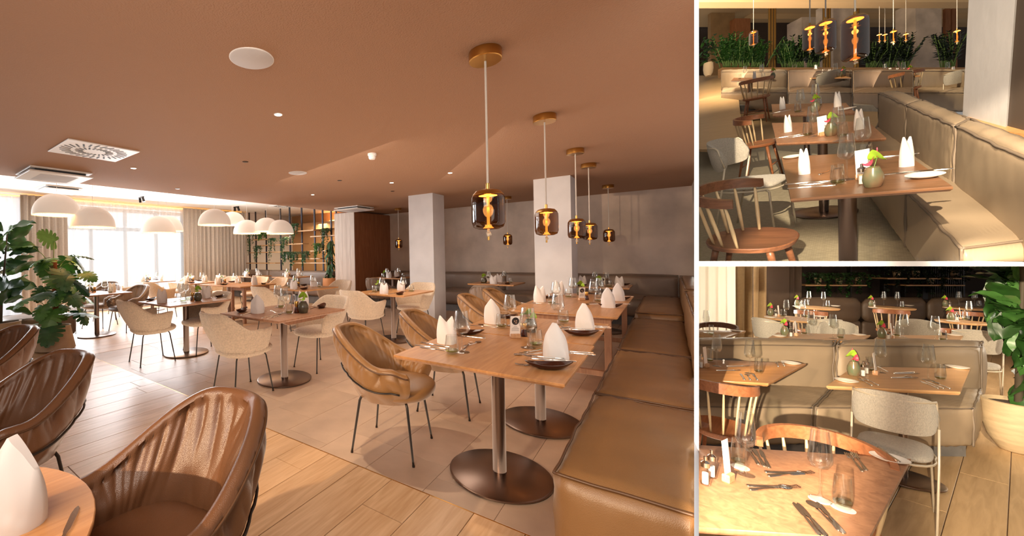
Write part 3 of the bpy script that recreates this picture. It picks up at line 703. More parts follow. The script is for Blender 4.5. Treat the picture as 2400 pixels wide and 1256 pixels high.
def monstera_mb(L, W, seed=0, droop=.3):
    rnd = random.Random(seed); m = MB(); n = 7
    def half(sg):
        for k in range(n):      # lobes fanned off the midrib, slots between them

            wmid = sin(pi*(.1+.86*(k+.5)/n)**.7)*W/2
            a = lerp(-.6, .75, k/(n-1)); bend = lerp(.25, .02, abs(k-3)/3)
            b0 = Vector((k/n*.9*L, 0, 0)); b1 = Vector(((k+1)/n*.9*L, 0, 0)); d = Vector((sin(a), cos(a)*sg, 0)).normalized()
            w1 = (b1-b0).length*.52
            pts = []
            for q in range(5):
                s_ = q/4; c_ = b0.lerp(b1, .5)+d*wmid*1.12*s_; ww = w1*(1.1 if s_ < .12 else (1.35 if s_ < .8 else .8)); t_ = Vector((1, 0, 0)) if q == 0 else Vector((d.y*sg, -d.x*sg, 0))
                if q == 0: ww = (b1-b0).length*.5
                for e in (-1, 1):
                    p = c_+t_*ww*e; z = -droop*L*(max(0, p.x)/L)**2-.18*wmid*s_*s_+.01; pts.append(Vector((p.x, p.y, z)))
            fs = [(2*q, 2*q+1, 2*q+3, 2*q+2) for q in range(4)]; m.add(pts, fs); m.add([p-Vector((0, 0, .0015)) for p in pts], fs)
    half(1); half(-1); m.tube([(0, 0, .012), (L*.5, 0, .012-droop*L*.25), (L*.93, 0, .01-droop*L*.86)], [.004, .003, .001], 4)
    return m
def orient(p, az, el, roll=0): return Matrix.Translation(p) @ Matrix.Rotation(az, 4, 'Z') @ Matrix.Rotation(-el, 4, 'Y') @ Matrix.Rotation(roll, 4, 'X')
def trail_mb(L, W, n, seed, lf=.03, rxy=.07):
    """tuft of trailing leaves that hangs down L from the origin"""
    rnd = random.Random(seed); m = MB()
    for i in range(n):
        if rnd.random() < .45: p = Vector((rnd.gauss(0, W*.38), rnd.gauss(0, rxy*.6), rnd.uniform(-.02, .09)))
        else:
            st = rnd.randrange(6); a = st*1.05; t_ = rnd.random()*(.45+.55*((st*7) % 5)/4); p = Vector((cos(a)*W*.45+rnd.gauss(0, .012), -abs(sin(a))*rxy+rnd.gauss(0, .012), -L*t_))
        s_ = lf*rnd.uniform(.6, 1.2); M = orient(p, rnd.uniform(0, 6.3), rnd.uniform(-1.3, .3)); q = [(0, 0, 0), (s_*.5, s_*.38, .003), (s_, 0, -.004), (s_*.5, -s_*.38, .003)]
        m.add([M @ Vector(v) for v in q], [(0, 1, 2, 3)])
    return m
# ================================================================== MAIN DINING ROOM (panel on the left)
CUR[0] = 'main'
UNIT = MB().hexa([(x, y, z) for z in (-1, 1) for x, y in ((-1, -1), (1, -1), (1, 1), (-1, 1))])
def laid(name, F, parent, mats_, cells, z=0., th=.012, gap=.0015, bev=.0015):
    """boards or tiles laid one by one: cells are (x0, x1, y0, y1)"""
    cache = {}
    for i, (x0, x1, y0, y1) in enumerate(cells):
        k = (round(x1-x0, 3), round(y1-y0, 3), mats_)
        if k not in cache:
            w, h = (x1-x0)/2-gap, (y1-y0)/2-gap; cache[k] = MB().loft([[(-w, -h, -th), (w, -h, -th), (w, h, -th), (-w, h, -th)], [(-w, -h, -bev), (w, -h, -bev), (w, h, -bev), (-w, h, -bev)], [(-w+bev, -h+bev, 0), (w-bev, -h+bev, 0), (w-bev, h-bev, 0), (-w+bev, h-bev, 0)]], True).mesh(name, mats_, 0)
        o = bpy.data.objects.new(name, cache[k]); COL.objects.link(o); o.parent = parent; o.location = ((x0+x1)/2, (y0+y1)/2, z+random.uniform(-.0004, .0004)); ROOM[o.name] = CUR[0]
fl = struct('floor', MB().box(-3, 10, -.4, 12.5, -.06, -.0125), 'subfloor')
rnd = random.Random(11)
def boards(x0, x1, y0, y1, w, L, rnd=rnd):
    out = []; y = y0
    while y < y1-.01:
        x = x0-rnd.random()*L; yy = min(y+w, y1)
        while x < x1-.01:
            a = max(x, x0); b = min(x+L*rnd.choice((.8, 1, 1.15)), x1)
            if x1-b < .15: b = x1
            if b-a > .05: out.append((a, b, y, yy))
            x = b if b > x else x+L
        y += w
    return out
cells = [c for c in boards(-1.2, 1.97, -.2, 8.8, .25, 1.9) if c[1] > -.3+c[2]*.0 and not (c[3] < .3 and c[1] < 1.2)]
laid('plank', FM, fl, 'floor_oak', cells)
laid('plank', FM, fl, 'floor_oak', boards(1.975, 8.6, 6.325, 11.45, .25, 2.2))
tl = struct('tile_field', MB().box(1.972, 9.7, -.35, 6.322, -.0126, -.004), 'grout', parent=fl)
laid('floor_tile', FM, fl, 'tile', boards(1.975, 9.68, -.1, 6.32, .4, .8), gap=.001)
add('edge_strip', MB().box(1.967, 1.974, -.3, 6.33, -.01, .0006), 'brass', fl, 0)
# ceilings
struct('ceiling', MB().box(-3, 10, -.4, 6.85, 2.48, 2.60), 'ceiling_tan')
wc = struct('ceiling_1', MB().box(-3, 12.5, 6.6, 12.5, 2.88, 2.96), 'ceiling_white')
struct('trim_1', MB().box(-3, 10, 6.85, 6.87, 2.48, 2.88), 'ceiling_tan')
# walls
struct('wall_back', MB().box(9.68, 9.85, -.5, 6.5, 0, 2.5), 'plaster')
struct('wall_right', MB().box(8.3, 9.85, -.55, -.33, 0, 2.5), 'plaster')
o = thing('column', 'square grey plastered column between the window tables and the back bench', 'column', FM, (7.14, 3.76, 0), group=None)
add('shaft', MB().bbox(-.245, .245, -.265, .265, 0, 2.5, .002), 'plaster_pale', o, 0)
o = thing('column', 'square grey plastered column behind the row of smoked glass lamps', 'column', FM, (7.07, 1.42, 0))
add('shaft', MB().bbox(-.245, .245, -.262, .262, 0, 2.5, .002), 'plaster_pale', o, 0)
w = struct('wall_left', MB().box(8.02, 9.68, 6.30, 6.95, 0, 2.44), 'panel_brown')
for k in range(5): add('wood_panel', MB().bbox(7.995, 8.02, 6.28+k*.134, 6.28+k*.134+.131, .02, 2.42, .002), 'panel_pale', w, 0)
for k in range(8): add('wood_panel', MB().bbox(8.02+k*.2075, 8.02+k*.2075+.205, 6.275, 6.30, .02, 2.42, .002), 'panel_brown', w, 0)
struct('baseboard_left', MB().box(7.99, 9.68, 6.272, 6.96, 0, .02), 'metal_black')
# window wall and windows beyond sheers
ww = struct('wall_window', MB().box(2.35, 2.9, 11.72, 11.9, 0, 2.88).box(6.35, 12, 11.72, 11.9, 0, 2.88).box(2.9, 6.35, 11.72, 11.9, 2.76, 2.88).box(2.9, 6.35, 11.72, 11.9, 0, .05), 'ceiling_white')
wn = struct('window_1', MB().box(2.9, 6.35, 11.76, 11.8, .05, .12).box(2.9, 6.35, 11.76, 11.8, 2.62, 2.72), 'window_frame')
for s_ in (2.9, 3.75, 4.6, 5.45, 6.27): add('mullion', MB().bbox(s_, s_+.075, 11.74, 11.82, .05, 2.7, .005), 'window_frame', wn, 0)
add('transom', MB().bbox(2.9, 6.35, 11.74, 11.82, 2.10, 2.19, .005), 'window_frame', wn, 0)
for k in range(4): add('pane', MB().box(2.975+k*.85, 3.75+k*.85, 11.775, 11.785, .12, 2.62), 'glass_clear', wn, 0)
wn = struct('window_2', MB().box(-.2, 1.75, 11.76, 11.8, .05, .12), 'window_frame')
struct('wall_1', MB().box(-3, 1.2, 11.5, 11.52, 0, .01), 'ceiling_white')
sky = solo('sky_backdrop', MB().box(-2, 12, 13.4, 13.45, -.5, 4.5), 'sky_panel', 'bright overcast sky seen through the sheer curtains', 'sky', smooth=0); sky['kind'] = 'structure'
def curtain(name, label, x0, x1, y, z0, z1, m_, amp=.05, per=.16, F=None, seed=0, cat='curtain', axis=0):
    n = int((x1-x0)/per*9); rnd = random.Random(seed); ph = [rnd.uniform(-1, 1) for _ in range(8)]
    def P(u, v):
        x = x0+(x1-x0)*u; q = x/per*2*pi; a = amp*(1+.25*sin(x*3+ph[0]))*(.75+.25*v)
        yy = y+a*sin(q+.8*sin(x*2.3+ph[1])+.15*ph[2]*sin(v*4))+.35*a*sin(2.1*q+ph[3]); zz = z0+(z1-z0)*v; return (x, yy, zz) if axis == 0 else (yy, x, zz)
    return solo(name, MB().grid(P, n, 9), m_, label, cat, F, smooth=180)
curtain('sheer_curtain', 'long translucent white sheer curtain across the large window', 3.0, 6.3, 11.42, .01, 2.80, 'sheer', .045, .19, seed=1)
curtain('sheer_curtain', 'white sheer curtain at the far left edge of the room', -.5, 2.35, 11.42, .01, 2.80, 'sheer', .045, .19, seed=2)
curtain('drape', 'beige drape behind the fiddle leaf plant and monstera', 2.25, 3.15, 11.35, .01, 2.83, 'curtain', .045, .14, seed=3)
curtain('drape', 'wide beige pleated drape between the window and the plant shelves', 6.1, 8.35, 11.35, .01, 2.83, 'curtain', .045, .14, seed=4)
add('cove_light', MB().box(1.5, 8.5, 11.56, 11.6, 2.80, 2.84), 'cove_glow', wc, 0)
# alcove behind the trellis
struct('wall_3', MB().box(10.9, 11.0, 6.9, 12.6, 0, 2.9), 'back_tan'); struct('wall_4', MB().box(8.7, 11, 12.5, 12.6, 0, 2.9), 'back_tan'); struct('wall_5', MB().box(9.7, 11, 6.9, 6.98, 0, 2.9), 'back_tan')
struct('trim_2', MB().box(10.3, 10.9, 7, 12.5, 2.25, 2.5), 'back_tan')
struct('wall_6', MB().box(8.35, 8.42, 11.5, 12.5, 0, 2.9), 'ceiling_white')
# trellis
tr = thing('plant_trellis', 'dark metal trellis with short oak shelves of trailing plants behind the banquette', 'shelf', FM, (8.7, 9.4, 0))
for X in (585, 600, 624, 658, 680, 708, 738, 757, 777, 789):
    h = wallhit(FM, X, 560, 0, 8.7); add('post', MB().bbox(-.018, .018, h.y-9.4-.022, h.y-9.4+.022, .84, 2.88, .003), 'trellis_metal', tr, 0)
SH = [(235, 515, 568, 566), (340, 1060, 665, 638), (190, 770, 785, 768), (135, 610, 958, 950), (960, 1235, 428, 418), (1180, 1590, 520, 500), (1175, 1440, 755, 750), (700, 1345, 887, 878), (835, 1460, 952, 950)]
for a, b, y0, y1 in SH:
    p = wallhit(FM, 560+a/6.98, 480+y0/6.98, 0, 8.6); q = wallhit(FM, 560+b/6.98, 480+y1/6.98, 0, 8.6); z = (p.z+q.z)/2
    add('shelf_board', MB().bbox(-.14, .12, q.y-9.4, p.y-9.4, z-.015, z+.015, .003), 'oak_light', tr, 0)
PL = [(215, 565, 300, 75, 'leaf_dark', 'dark trailing plant on the upper left shelf of the trellis'), (400, 555, 90, 100, 'leaf_mid', 'bright green bushy plant on the upper left shelf of the trellis'), (560, 655, 330, 90, 'leaf_dark', 'long trailing plant beside the leftmost dome lamps on the trellis'), (330, 775, 200, 90, 'leaf_dark', 'trailing plant on the lower left shelf of the trellis'), (770, 645, 190, 75, 'leaf_dark', 'rounded trailing plant in the middle of the trellis'), (940, 425, 240, 60, 'leaf_dark', 'plant trailing from the highest middle shelf of the trellis'), (790, 885, 150, 80, 'leaf_dark', 'leftmost of three bushy trailing plants on the low shelf'), (930, 882, 170, 85, 'leaf_dark', 'middle of three bushy trailing plants on the low shelf'), (1110, 880, 160, 85, 'leaf_dark', 'rightmost of three bushy trailing plants on the low shelf'), (1310, 752, 200, 60, 'leaf_mid', 'thin trailing plant on the right hand shelf of the trellis'), (1430, 508, 330, 70, 'leaf_dark', 'ivy trailing from the upper right shelf of the trellis'), (350, 1030, 10, 40, 'leaf_dark', 'small plant below the lowest left shelf')]
for i, (x, y, L, W, lm, lab) in enumerate(PL[:11]):
    p = wallhit(FM, 560+x/6.98, 480+y/6.98, 0, 8.6); k = .0100
    t = thing('trailing_plant', lab, 'plant', FM, (8.56, p.y, p.z+.017), -pi/2, group='trailing plants on the trellis')
    add('pot', MB().lathe([(.05, 0), (.065, .13), (.058, .13), (.05, .11), (.001, .11)], 14), 'pot_clay' if i % 3 else 'china', t, 40)
    f = add('foliage', trail_mb(L*.0023, W*.0028, 560, 50+i, .048, .12).xf(Matrix.Translation((0, 0, .13))), lm, t, 0); f['kind'] = 'stuff'
# banquette below the trellis
b = thing('banquette', 'low grey banquette running below the plant trellis', 'bench', FM, (8.2, 9.2, 0))
for k in range(3):
    y0 = -1.9+k*1.4; cushion('backrest', boxc(.1, .36, y0, y0+1.38, .42, .86), 'leather_taupe', b, k, .01, .2, .004, 8); cushion('seat', boxc(-.45, .15, y0, y0+1.38, .22, .46), 'leather_taupe', b, k+9, .02, .2, .004, 8)
add('plinth', MB().box(-.35, .3, -1.9, 2.25, 0, .22), 'stone_grey', b, 0)
# ------------------------------------------------------------------ leather bench on the right
def bench_mod(i, s0, s1, label, zt=.47):
    t = thing('bench_module', label, 'bench', FM, (s0, .37, 0)); L = s1-s0
    cushion('seat', boxc(.0, L, -.50, 0, .10, zt), 'leather_bench', t, i*3.1, .028, .12, .007, 15, 'piping')
    cushion('backrest', boxc(.0, L, -.70, -.50, .30, .83), 'leather_bench', t, i*5.7+2, .02, .25, .008, 12, 'piping')
    add('plinth', MB().box(.06 if i == 0 else .01, L-.01, -.66, -.09, 0, .11), 'stone_grey', t, 0)
for i, (a, b_, l) in enumerate(((1.70, 2.80, 'nearest brown leather bench module beside the front table'), (2.81, 4.14, 'second brown leather bench module along the right wall'), (4.15, 6.15, 'long brown leather bench module beside the wooden legged table'))): bench_mod(i, a, b_, l)
t = thing('bench_module', 'brown leather corner bench module in the right back corner', 'bench', FM, (6.2, .0, 0))
cushion('seat', boxc(0, 2.2, -.13, .36, .14, .53), 'leather_bench', t, 31, .02, .12, .006, 10, 'piping'); cushion('backrest', boxc(.0, 2.9, -.33, -.13, .3, .85), 'leather_bench', t, 33, .015, .3, .006, 10, 'piping'); add('plinth', MB().box(.06, 2.1, -.3, .26, 0, .14), 'stone_grey', t, 0)
for i, (a, b_, l) in enumerate(((-.12, .95, 'back bench module with seam nearest the corner'), (.96, 2.9, 'back bench module behind the right hand column'), (2.91, 4.5, 'back bench module between the two columns'), (4.51, 6.2, 'back bench module beside the brown wood panelling'))):
    t = thing('bench_module', 'taupe leather '+l, 'bench', FM, (8.42, a, 0)); L = b_-a
    cushion('seat', boxc(0, .8, 0, L, .17, .47), 'leather_taupe', t, 40+i, .03, .15, .008, 9, 'piping_grey'); cushion('backrest', boxc(.78, 1.02, 0, L, .38, .84), 'leather_taupe', t, 50+i, .02, .25, .006, 9, 'piping_grey'); add('plinth', MB().box(.08, .95, .01, L-.01, 0, .17), 'stone_grey', t, 0)
t = thing('sofa', 'dark brown leather sofa behind the monstera pot', 'sofa', FM, (1.3, 7.75, 0))
cushion('seat', boxc(0, .95, 0, .75, .08, .43), 'leather_taupe', t, 60, .02, .15, .006, 8, 'piping_grey'); cushion('backrest', boxc(-.3, -.02, 0, .85, .08, .82), 'leather_taupe', t, 61, .02, .2, .006, 8, 'piping_grey')
# ------------------------------------------------------------------ tables
ped_table('dining_table', 'nearest square oak table on a dark disc base beside the leather bench', 1.97, 2.86, .372, 1.27, bc=(2.40, .81))
ped_table('dining_table', 'second square oak table pushed against the front one', 2.885, 3.765, .385, 1.285, bc=(3.33, .80))
leg_table('dining_table', 'long oak table on square wooden legs beside the leather bench', 4.15, 6.15, .36, 1.29)
ped_table('dining_table', 'walnut toned table with angled aprons among cream armchairs', 2.37, 3.31, 2.75, 3.68, beam=True, bc=(2.87, 3.25), polem='bronze', top='table_side')
ped_table('dining_table', 'square wooden table left of the middle table', 2.37, 3.26, 4.75, 5.65, bc=(2.84, 5.25), top='table_side')
ped_table('dining_table', 'square oak table on a steel disc base left of the plastered column', 4.74, 5.64, 2.87, 3.80)
ped_table('dining_table', 'small table behind the monstera by the window', 2.15, 3.0, 7.35, 8.25, top='table_side')
leg_table('dining_table', 'oak table on square wooden legs under the dome lamps', 4.62, 5.53, 6.47, 7.05)
ped_table('dining_table', 'table joined to the wooden legged table under the dome lamps', 4.63, 5.5, 7.07, 7.95)
ped_table('dining_table', 'table in front of the window drape', 4.6, 5.4, 8.3, 9.2); ped_table('dining_table', 'farthest table in front of the sheer curtain', 4.3, 5.1, 9.9, 10.8)
ped_table('dining_table', 'square oak table in front of the pale wood panel', 4.66, 5.55, 4.75, 5.65)
ped_table('dining_table', 'small oak table at the grey banquette near the terracotta pot', 7.15, 7.95, 7.7, 8.55, base=.25); ped_table('dining_table', 'small oak table at the grey banquette near the drape', 6.95, 7.7, 9.2, 10.1, base=.25)
ped_table('dining_table', 'small table in the niche by the brown wood panelling', 7.95, 8.65, 4.9, 5.75, base=.25); ped_table('dining_table', 'table at the back bench between the columns', 7.17, 7.9, 2.12, 2.95, base=.25); ped_table('dining_table', 'table at the back bench near the corner', 7.3, 8.0, .48, 1.3, base=.3)
t = round_table('round_table', 'round oak table cut by the lower left corner', FM, -.06, 1.22, .43, .745, 'table_oak')
# ------------------------------------------------------------------ chairs
def ch(p, s_, t_, deg, label, group): return put(p, (s_, t_, 0), R(deg), label, group)
G1 = 'brown leather bucket chairs'; G2 = 'cream boucle armchairs'
ch(CH_SUNLIT, 2.33, 1.52, -78, 'sunlit brown leather bucket chair at the corner of the front oak table', G1)
ch(CH_SUNLIT, 3.20, 1.50, -80, 'sunlit brown leather bucket chair at the second oak table', G1)
ch(CH_SUNLIT, 4.72, 1.62, -85, 'brown leather chair at the near end of the wooden legged table', G1)
ch(CH_SUNLIT, 5.55, 1.62, -88, 'brown leather chair at the far end of the wooden legged table', G1)
ch(CH_TAUPE, 6.45, 2.30, 10, 'dark taupe leather chair seen from behind before the back bench', G1)
ch(CH_TAUPE, 7.25, 4.95, 0, 'dark taupe leather chair in the wood panelled niche', G1)
ch(CH_BROWN, .53, 1.26, 186, 'large brown leather chair in the foreground at the round table', G1)
ch(CH_BROWN, .40, 2.53, 196, 'brown leather chair behind the white napkin at lower left', G1)
ch(CH_BROWN, .46, 3.90, 195, 'brown leather chair cut by the left edge near the plant pots', G1)
ch(CH_TAUPE, 3.10, 7.85, 200, 'wrinkled brown leather chair right of the monstera', G1)
ch(CH_TAUPE, 2.95, 8.75, 215, 'brown leather chair behind the window table', G1)
ch(CH_TAUPE, 3.4, 9.7, 240, 'farther brown leather chair before the sheer curtain', G1)
ch(CH_BOUCLE, 2.36, 5.20+.03, -5, 'cream boucle armchair left of the left square table', G2)
ch(CH_BOUCLE, 3.05, 5.15, 175, 'grey cream boucle armchair right of the left square table', G2)
ch(CH_BOUCLE, 2.37, 3.30, -5, 'cream boucle armchair with its back to the viewer at the middle table', G2)
ch(CH_BOUCLE, 3.45, 3.29, 175, 'cream boucle armchair tucked at the right side of the middle table', G2)
ch(CH_BOUCLE, 4.75, 3.55, -8, 'cream boucle armchair left of the table by the plastered column', G2)
ch(CH_BOUCLE, 5.85, 3.35, 175, 'cream boucle armchair directly before the left plastered column', G2)
ch(CH_BOUCLE, 4.55, 5.40, -5, 'cream boucle armchair left of the table before the pale wood panel', G2)
ch(CH_BOUCLE, 5.80, 5.12, 175, 'cream boucle armchair before the pale wood panel', G2)
ch(CH_BOUCLE, 4.35, 7.55, 0, 'cream boucle armchair left of the wooden legged table', G2)
ch(CH_BOUCLE, 5.85, 7.0, 180, 'cream boucle armchair right of the wooden legged table', G2)
ch(CH_BOUCLE, 5.9, 7.75, 180, 'cream boucle armchair behind the wooden legged table', G2)
ch(CH_BOUCLE, 4.25, 8.85, 0, 'cream boucle armchair at the table before the drape', G2)
ch(CH_BOUCLE, 5.75, 8.8, 180, 'cream boucle armchair right of the table before the drape', G2)
ch(CH_BOUCLE, 3.95, 10.35, 0, 'cream boucle armchair before the sheer curtain', G2)
ch(CH_BOUCLE, 5.4, 10.3, 180, 'cream boucle armchair on the right of the farthest table', G2)
ch(CH_BOUCLE, 6.75, 8.2, 0, 'cream boucle armchair at the banquette table by the pot', G2)
ch(CH_BOUCLE, 6.6, 9.7, 0, 'cream boucle armchair at the banquette table by the drape', G2)
# ------------------------------------------------------------------ table settings
def LB(s): return s
def set_table(desc, F, x0, x1, y0, y1, ht, full=2, naps=(NAPB, NAPB), rz=0, swap=False, slim=1., items='wtndvmc', vas=None, turn=0, dishp=None):
    """two settings facing each other along x (or y if swap), centre pieces between them"""
    cx, cy = (x0+x1)/2, (y0+y1)/2; a = (x1-x0)/2; b = (y1-y0)/2; G = 'table settings'; sl = (slim, slim, 1)
    def W(u, v): return (cx+u*a, cy+v*b, ht) if not swap else (cx-v*a, cy+u*b, ht)
    base = (pi/2 if swap else 0)+rz; dishp = dishp or DISH
    sides = (('nearer', -1), ('farther', 1))
    for nm, s_ in sides:
        e = base+(0 if s_ < 0 else pi); q = lambda p, u, v, r, l, g: put(p, W(u*s_, v*s_), e+r, l, g, F=F, sc_=sl)
        if 'n' in items: q(naps[0 if s_ < 0 else 1], .62, .05, (-.885-base*0-(0 if s_ < 0 else pi)-(pi/2 if swap else 0)+.15*s_) if F is FM else .8, f'white folded napkin at {nm} place of {desc}', 'white napkins')
        if 'w' in items: q(WINE, .22, -.28, 0, f'stemmed wine glass at {nm} place of {desc}', 'wine glasses')
        if 't' in items: q(TUM, .34, -.52, 0, f'stemless water glass at {nm} place of {desc}', 'water glasses')
        if 'd' in items: q(dishp, .66, .66, .2, f'{"brown leaf dish" if dishp is DISH else "white side plate"} at {nm} place of {desc}', 'side dishes')
        if 'c' in items:
            q(KNIFE, .62, -.36, .05, f'table knife at {nm} place of {desc}', 'cutlery'); q(FORK, .60, .34, -.04, f'table fork at {nm} place of {desc}', 'cutlery')
            if full > 1:
                q(SPOON, .63, -.44, .1, f'table spoon at {nm} place of {desc}', 'cutlery'); q(FORK, .10, .10, 1.9, f'small dessert fork at {nm} place of {desc}', 'cutlery'); q(SPOON, .12, .16, 2.3, f'small dessert spoon at {nm} place of {desc}', 'cutlery')
                if full > 2: q(KNIFE, .66, .62, .15, f'butter knife resting on {nm} dish of {desc}', 'cutlery').location += F.to_3x3() @ Vector((0, 0, .026)); q(KNIFE, .62, -.30, .02, f'second table knife at {nm} place of {desc}', 'cutlery')
    if 'v' in items: put(vas or VASE, W(-.02, .58), rz+turn, f'glazed vase with green anthurium on {desc}', 'flower vases', F=F, sc_=sl)
    if 'm' in items:
        put(MENU, W(-.10, .32), rz+turn, f'menu card in wooden block on {desc}', 'menu cards', F=F, sc_=sl); put(MILL, W(.08, .40), 0, f'brass topped pepper mill on {desc}', 'pepper mills', F=F, sc_=sl)
# front tables: items stand where the photograph has them
def P_(p, x, y, z, rz, label, group, F=None, dz=0, sc_=None, M=None):
    h = hit(F or FM, x, y, z); rz = -.885+.22*sin(rz*7) if p in (NAPA, NAPB) else rz; return put(p, (h.x, h.y, z+dz), rz, label, group, F=F, sc_=sc_, M=M)
Z = .745; A = pi/2; FO = 'the front oak table'; SO = 'the second oak table'
P_(NAPB, 1047, 803, Z, 2.2, 'two pointed white napkin at the left of '+FO, 'white napkins', sc_=(1.15, 1.15, 1.1))
P_(NAPA, 1302, 843, Z, -.6, 'one peaked white napkin at the right of '+FO, 'white napkins', sc_=(1.2, 1.2, 1.15))
P_(NAPA, 1154, 757, Z, 2.4, 'white napkin at the left of '+SO, 'white napkins', sc_=(1.15, 1.15, 1.15))
P_(NAPA, 1370, 775, Z, -.6, 'white napkin at the right of '+SO, 'white napkins', sc_=(1.2, 1.2, 1.15))
for x, y, l in ((1083, 825, 'left of '+FO), (1238, 815, 'middle of '+FO), (1196, 763, 'left of '+SO), (1308, 761, 'right of '+SO)): P_(WINE, x, y, Z, 0, 'tall stemmed wine glass at the '+l, 'wine glasses', sc_=(1.1, 1.1, 1.12))
for x, y, l in ((1059, 828, 'left of '+FO), (1256, 812, 'right of '+FO), (1175, 768, 'left of '+SO), (1321, 757, 'right of '+SO)): P_(TUM, x, y, Z, 0, 'stemless water glass at the '+l, 'water glasses', sc_=(1.12, 1.12, 1.1))
P_(MENU, 1207, 792, Z, R(40), 'menu card with a round photo between the front oak tables', 'menu cards', sc_=(1.05, 1.05, 1.1)); P_(MILL, 1228, 788, Z, 0, 'dark pepper mill beside the menu card on the front tables', 'pepper mills')
P_(VASE, 1243, 778, Z, .6, 'vase with a green anthurium behind the menu card on the front tables', 'flower vases')
for x, y, l, r in ((1287, 864, 'right of '+FO, .55), (1363, 786, 'right of '+SO, .55), (1096, 783, 'back left of '+FO, .3), (1180, 745, 'back of '+SO, .3)): P_(DISH, x, y, Z, A+r-pi, 'shiny dark brown leaf dish at the '+l, 'side dishes', sc_=(1.1, 1.1, 1.1))
for i, (p, x, y, r, dz, l) in enumerate(((KNIFE, 1010, 813, 1.72, 0, 'long knife at left edge of '+FO), (FORK, 1020, 809, 1.62, .001, 'fork beside the left napkin of '+FO), (KNIFE, 1022, 819, 1.66, 0, 'second knife at left edge of '+FO), (SPOON, 1108, 806, -.2, 0, 'large spoon behind wine glass on '+FO), (FORK, 1096, 812, .15, 0, 'fork under the large spoon on '+FO), (FORK, 1245, 825, 2.8, .002, 'fork with tines up behind right dish of '+FO), (SPOON, 1236, 830, 2.5, 0, 'spoon behind right dish of '+FO), (FORK, 1275, 850, 1.95, .028, 'fork resting on the right brown dish of '+FO), (KNIFE, 1297, 857, 1.9, .03, 'knife resting on the right brown dish of '+FO), (KNIFE, 1342, 824, 1.85, 0, 'knife handle right of napkin on '+FO), (KNIFE, 1346, 828, 1.8, 0, 'second knife handle right of napkin on '+FO), (FORK, 1256, 858, 2.0, 0, 'small fork at the edge of the right dish of '+FO),
    (KNIFE, 1395, 767, 1.85, 0, 'knife right of napkin on '+SO), (KNIFE, 1392, 764, 1.82, 0, 'second knife right of napkin on '+SO), (FORK, 1352, 779, 1.95, .028, 'fork on the right brown dish of '+SO), (KNIFE, 1372, 783, 1.9, .03, 'knife on the right brown dish of '+SO), (FORK, 1318, 770, 2.8, .002, 'fork behind the right dish of '+SO), (SPOON, 1311, 773, 2.5, 0, 'spoon behind the right dish of '+SO), (KNIFE, 1133, 765, 1.7, 0, 'knife at left edge of '+SO), (SPOON, 1146, 763, 1.65, 0, 'spoon at left edge of '+SO), (FORK, 1103, 790, 1.8, 0, 'fork beside back left dish of '+FO))): P_(p, x, y, Z, r, l, 'cutlery', dz=dz)
LT = 'the long wooden legged table'
for x, y, p, l in ((1265, 707, NAPB, 'front left'), (1425, 720, NAPA, 'front right'), (1310, 690, NAPB, 'back left'), (1449, 704, NAPA, 'back right')): P_(p, x, y, Z, .4, 'white folded napkin at the '+l+' of '+LT, 'white napkins', sc_=(1.2, 1.2, 1.15))
for x, y, l in ((1303, 712, 'front left'), (1343, 696, 'back left'), (1391, 710, 'front right'), (1405, 697, 'back right')): P_(WINE, x, y, Z, 0, 'stemmed wine glass at the '+l+' of '+LT, 'wine glasses', sc_=(1.1, 1.1, 1.1))
for x, y, l in ((1293, 712, 'front left'), (1332, 697, 'back left'), (1402, 707, 'front right'), (1412, 694, 'back right')): P_(TUM, x, y, Z, 0, 'stemless water glass at the '+l+' of '+LT, 'water glasses', sc_=(1.1, 1.1, 1.1))
P_(MENU, 1363, 704, Z, R(42), 'menu card on '+LT, 'menu cards', sc_=(1.1, 1.1, 1.1)); P_(VASE, 1362, 692, Z, .2, 'vase with spreading green anthurium on '+LT, 'flower vases', sc_=(1.1, 1.1, 1.1)); P_(MILL, 1375, 702, Z, 0, 'pepper mill on '+LT, 'pepper mills')
for x, y, l in ((1431, 720, 'front right'), (1453, 703, 'back right'), (1285, 699, 'left')): P_(DISH, x, y, Z, A-pi+.5, 'dark brown leaf dish at the '+l+' of '+LT, 'side dishes', sc_=(1.1, 1.1, 1.1))
for p, x, y, r, l in ((KNIFE, 1245, 711, 1.7, 'left'), (SPOON, 1266, 711, 1.65, 'front left'), (KNIFE, 1461, 695, 1.8, 'back right'), (KNIFE, 1450, 712, 1.8, 'front right'), (SPOON, 1388, 713, 2.4, 'middle')): P_(p, x, y, Z, r, f'{"knife" if p is KNIFE else "spoon"} at the {l} of '+LT, 'cutlery')
# middle table
MT = 'the table with angled aprons'
P_(NAPA, 604, 733, Z, 1.9, 'rounded white napkin standing on '+MT, 'white napkins', sc_=(1.25, 1.25, 1.1)); P_(NAPB, 711, 717, Z, 1.2, 'white napkin behind the vase on '+MT, 'white napkins', sc_=(1.15, 1.15, 1.1))
for x, y, l in ((667, 733, 'front'), (652, 720, 'back')): P_(WINE, x, y, Z, 0, 'stemmed wine glass at the '+l+' of '+MT, 'wine glasses', sc_=(1.1, 1.1, 1.15))
for x, y, l in ((678, 735, 'front'), (659, 721, 'back')): P_(TUM, x, y, Z, 0, 'stemless water glass at the '+l+' of '+MT, 'water glasses', sc_=(1.1, 1.1, 1.15))
P_(VASE, 711, 733, Z, .3, 'round brown vase with large green anthurium leaf on '+MT, 'flower vases', sc_=(1.2, 1.2, 1.25)); P_(MILL, 695, 733, Z, 0, 'brass topped pepper mill on '+MT, 'pepper mills', sc_=(1.1, 1.1, 1.25)); P_(MENU, 693, 725, Z, R(-25), 'menu card on '+MT, 'menu cards', sc_=(1.1, 1.1, 1.2))
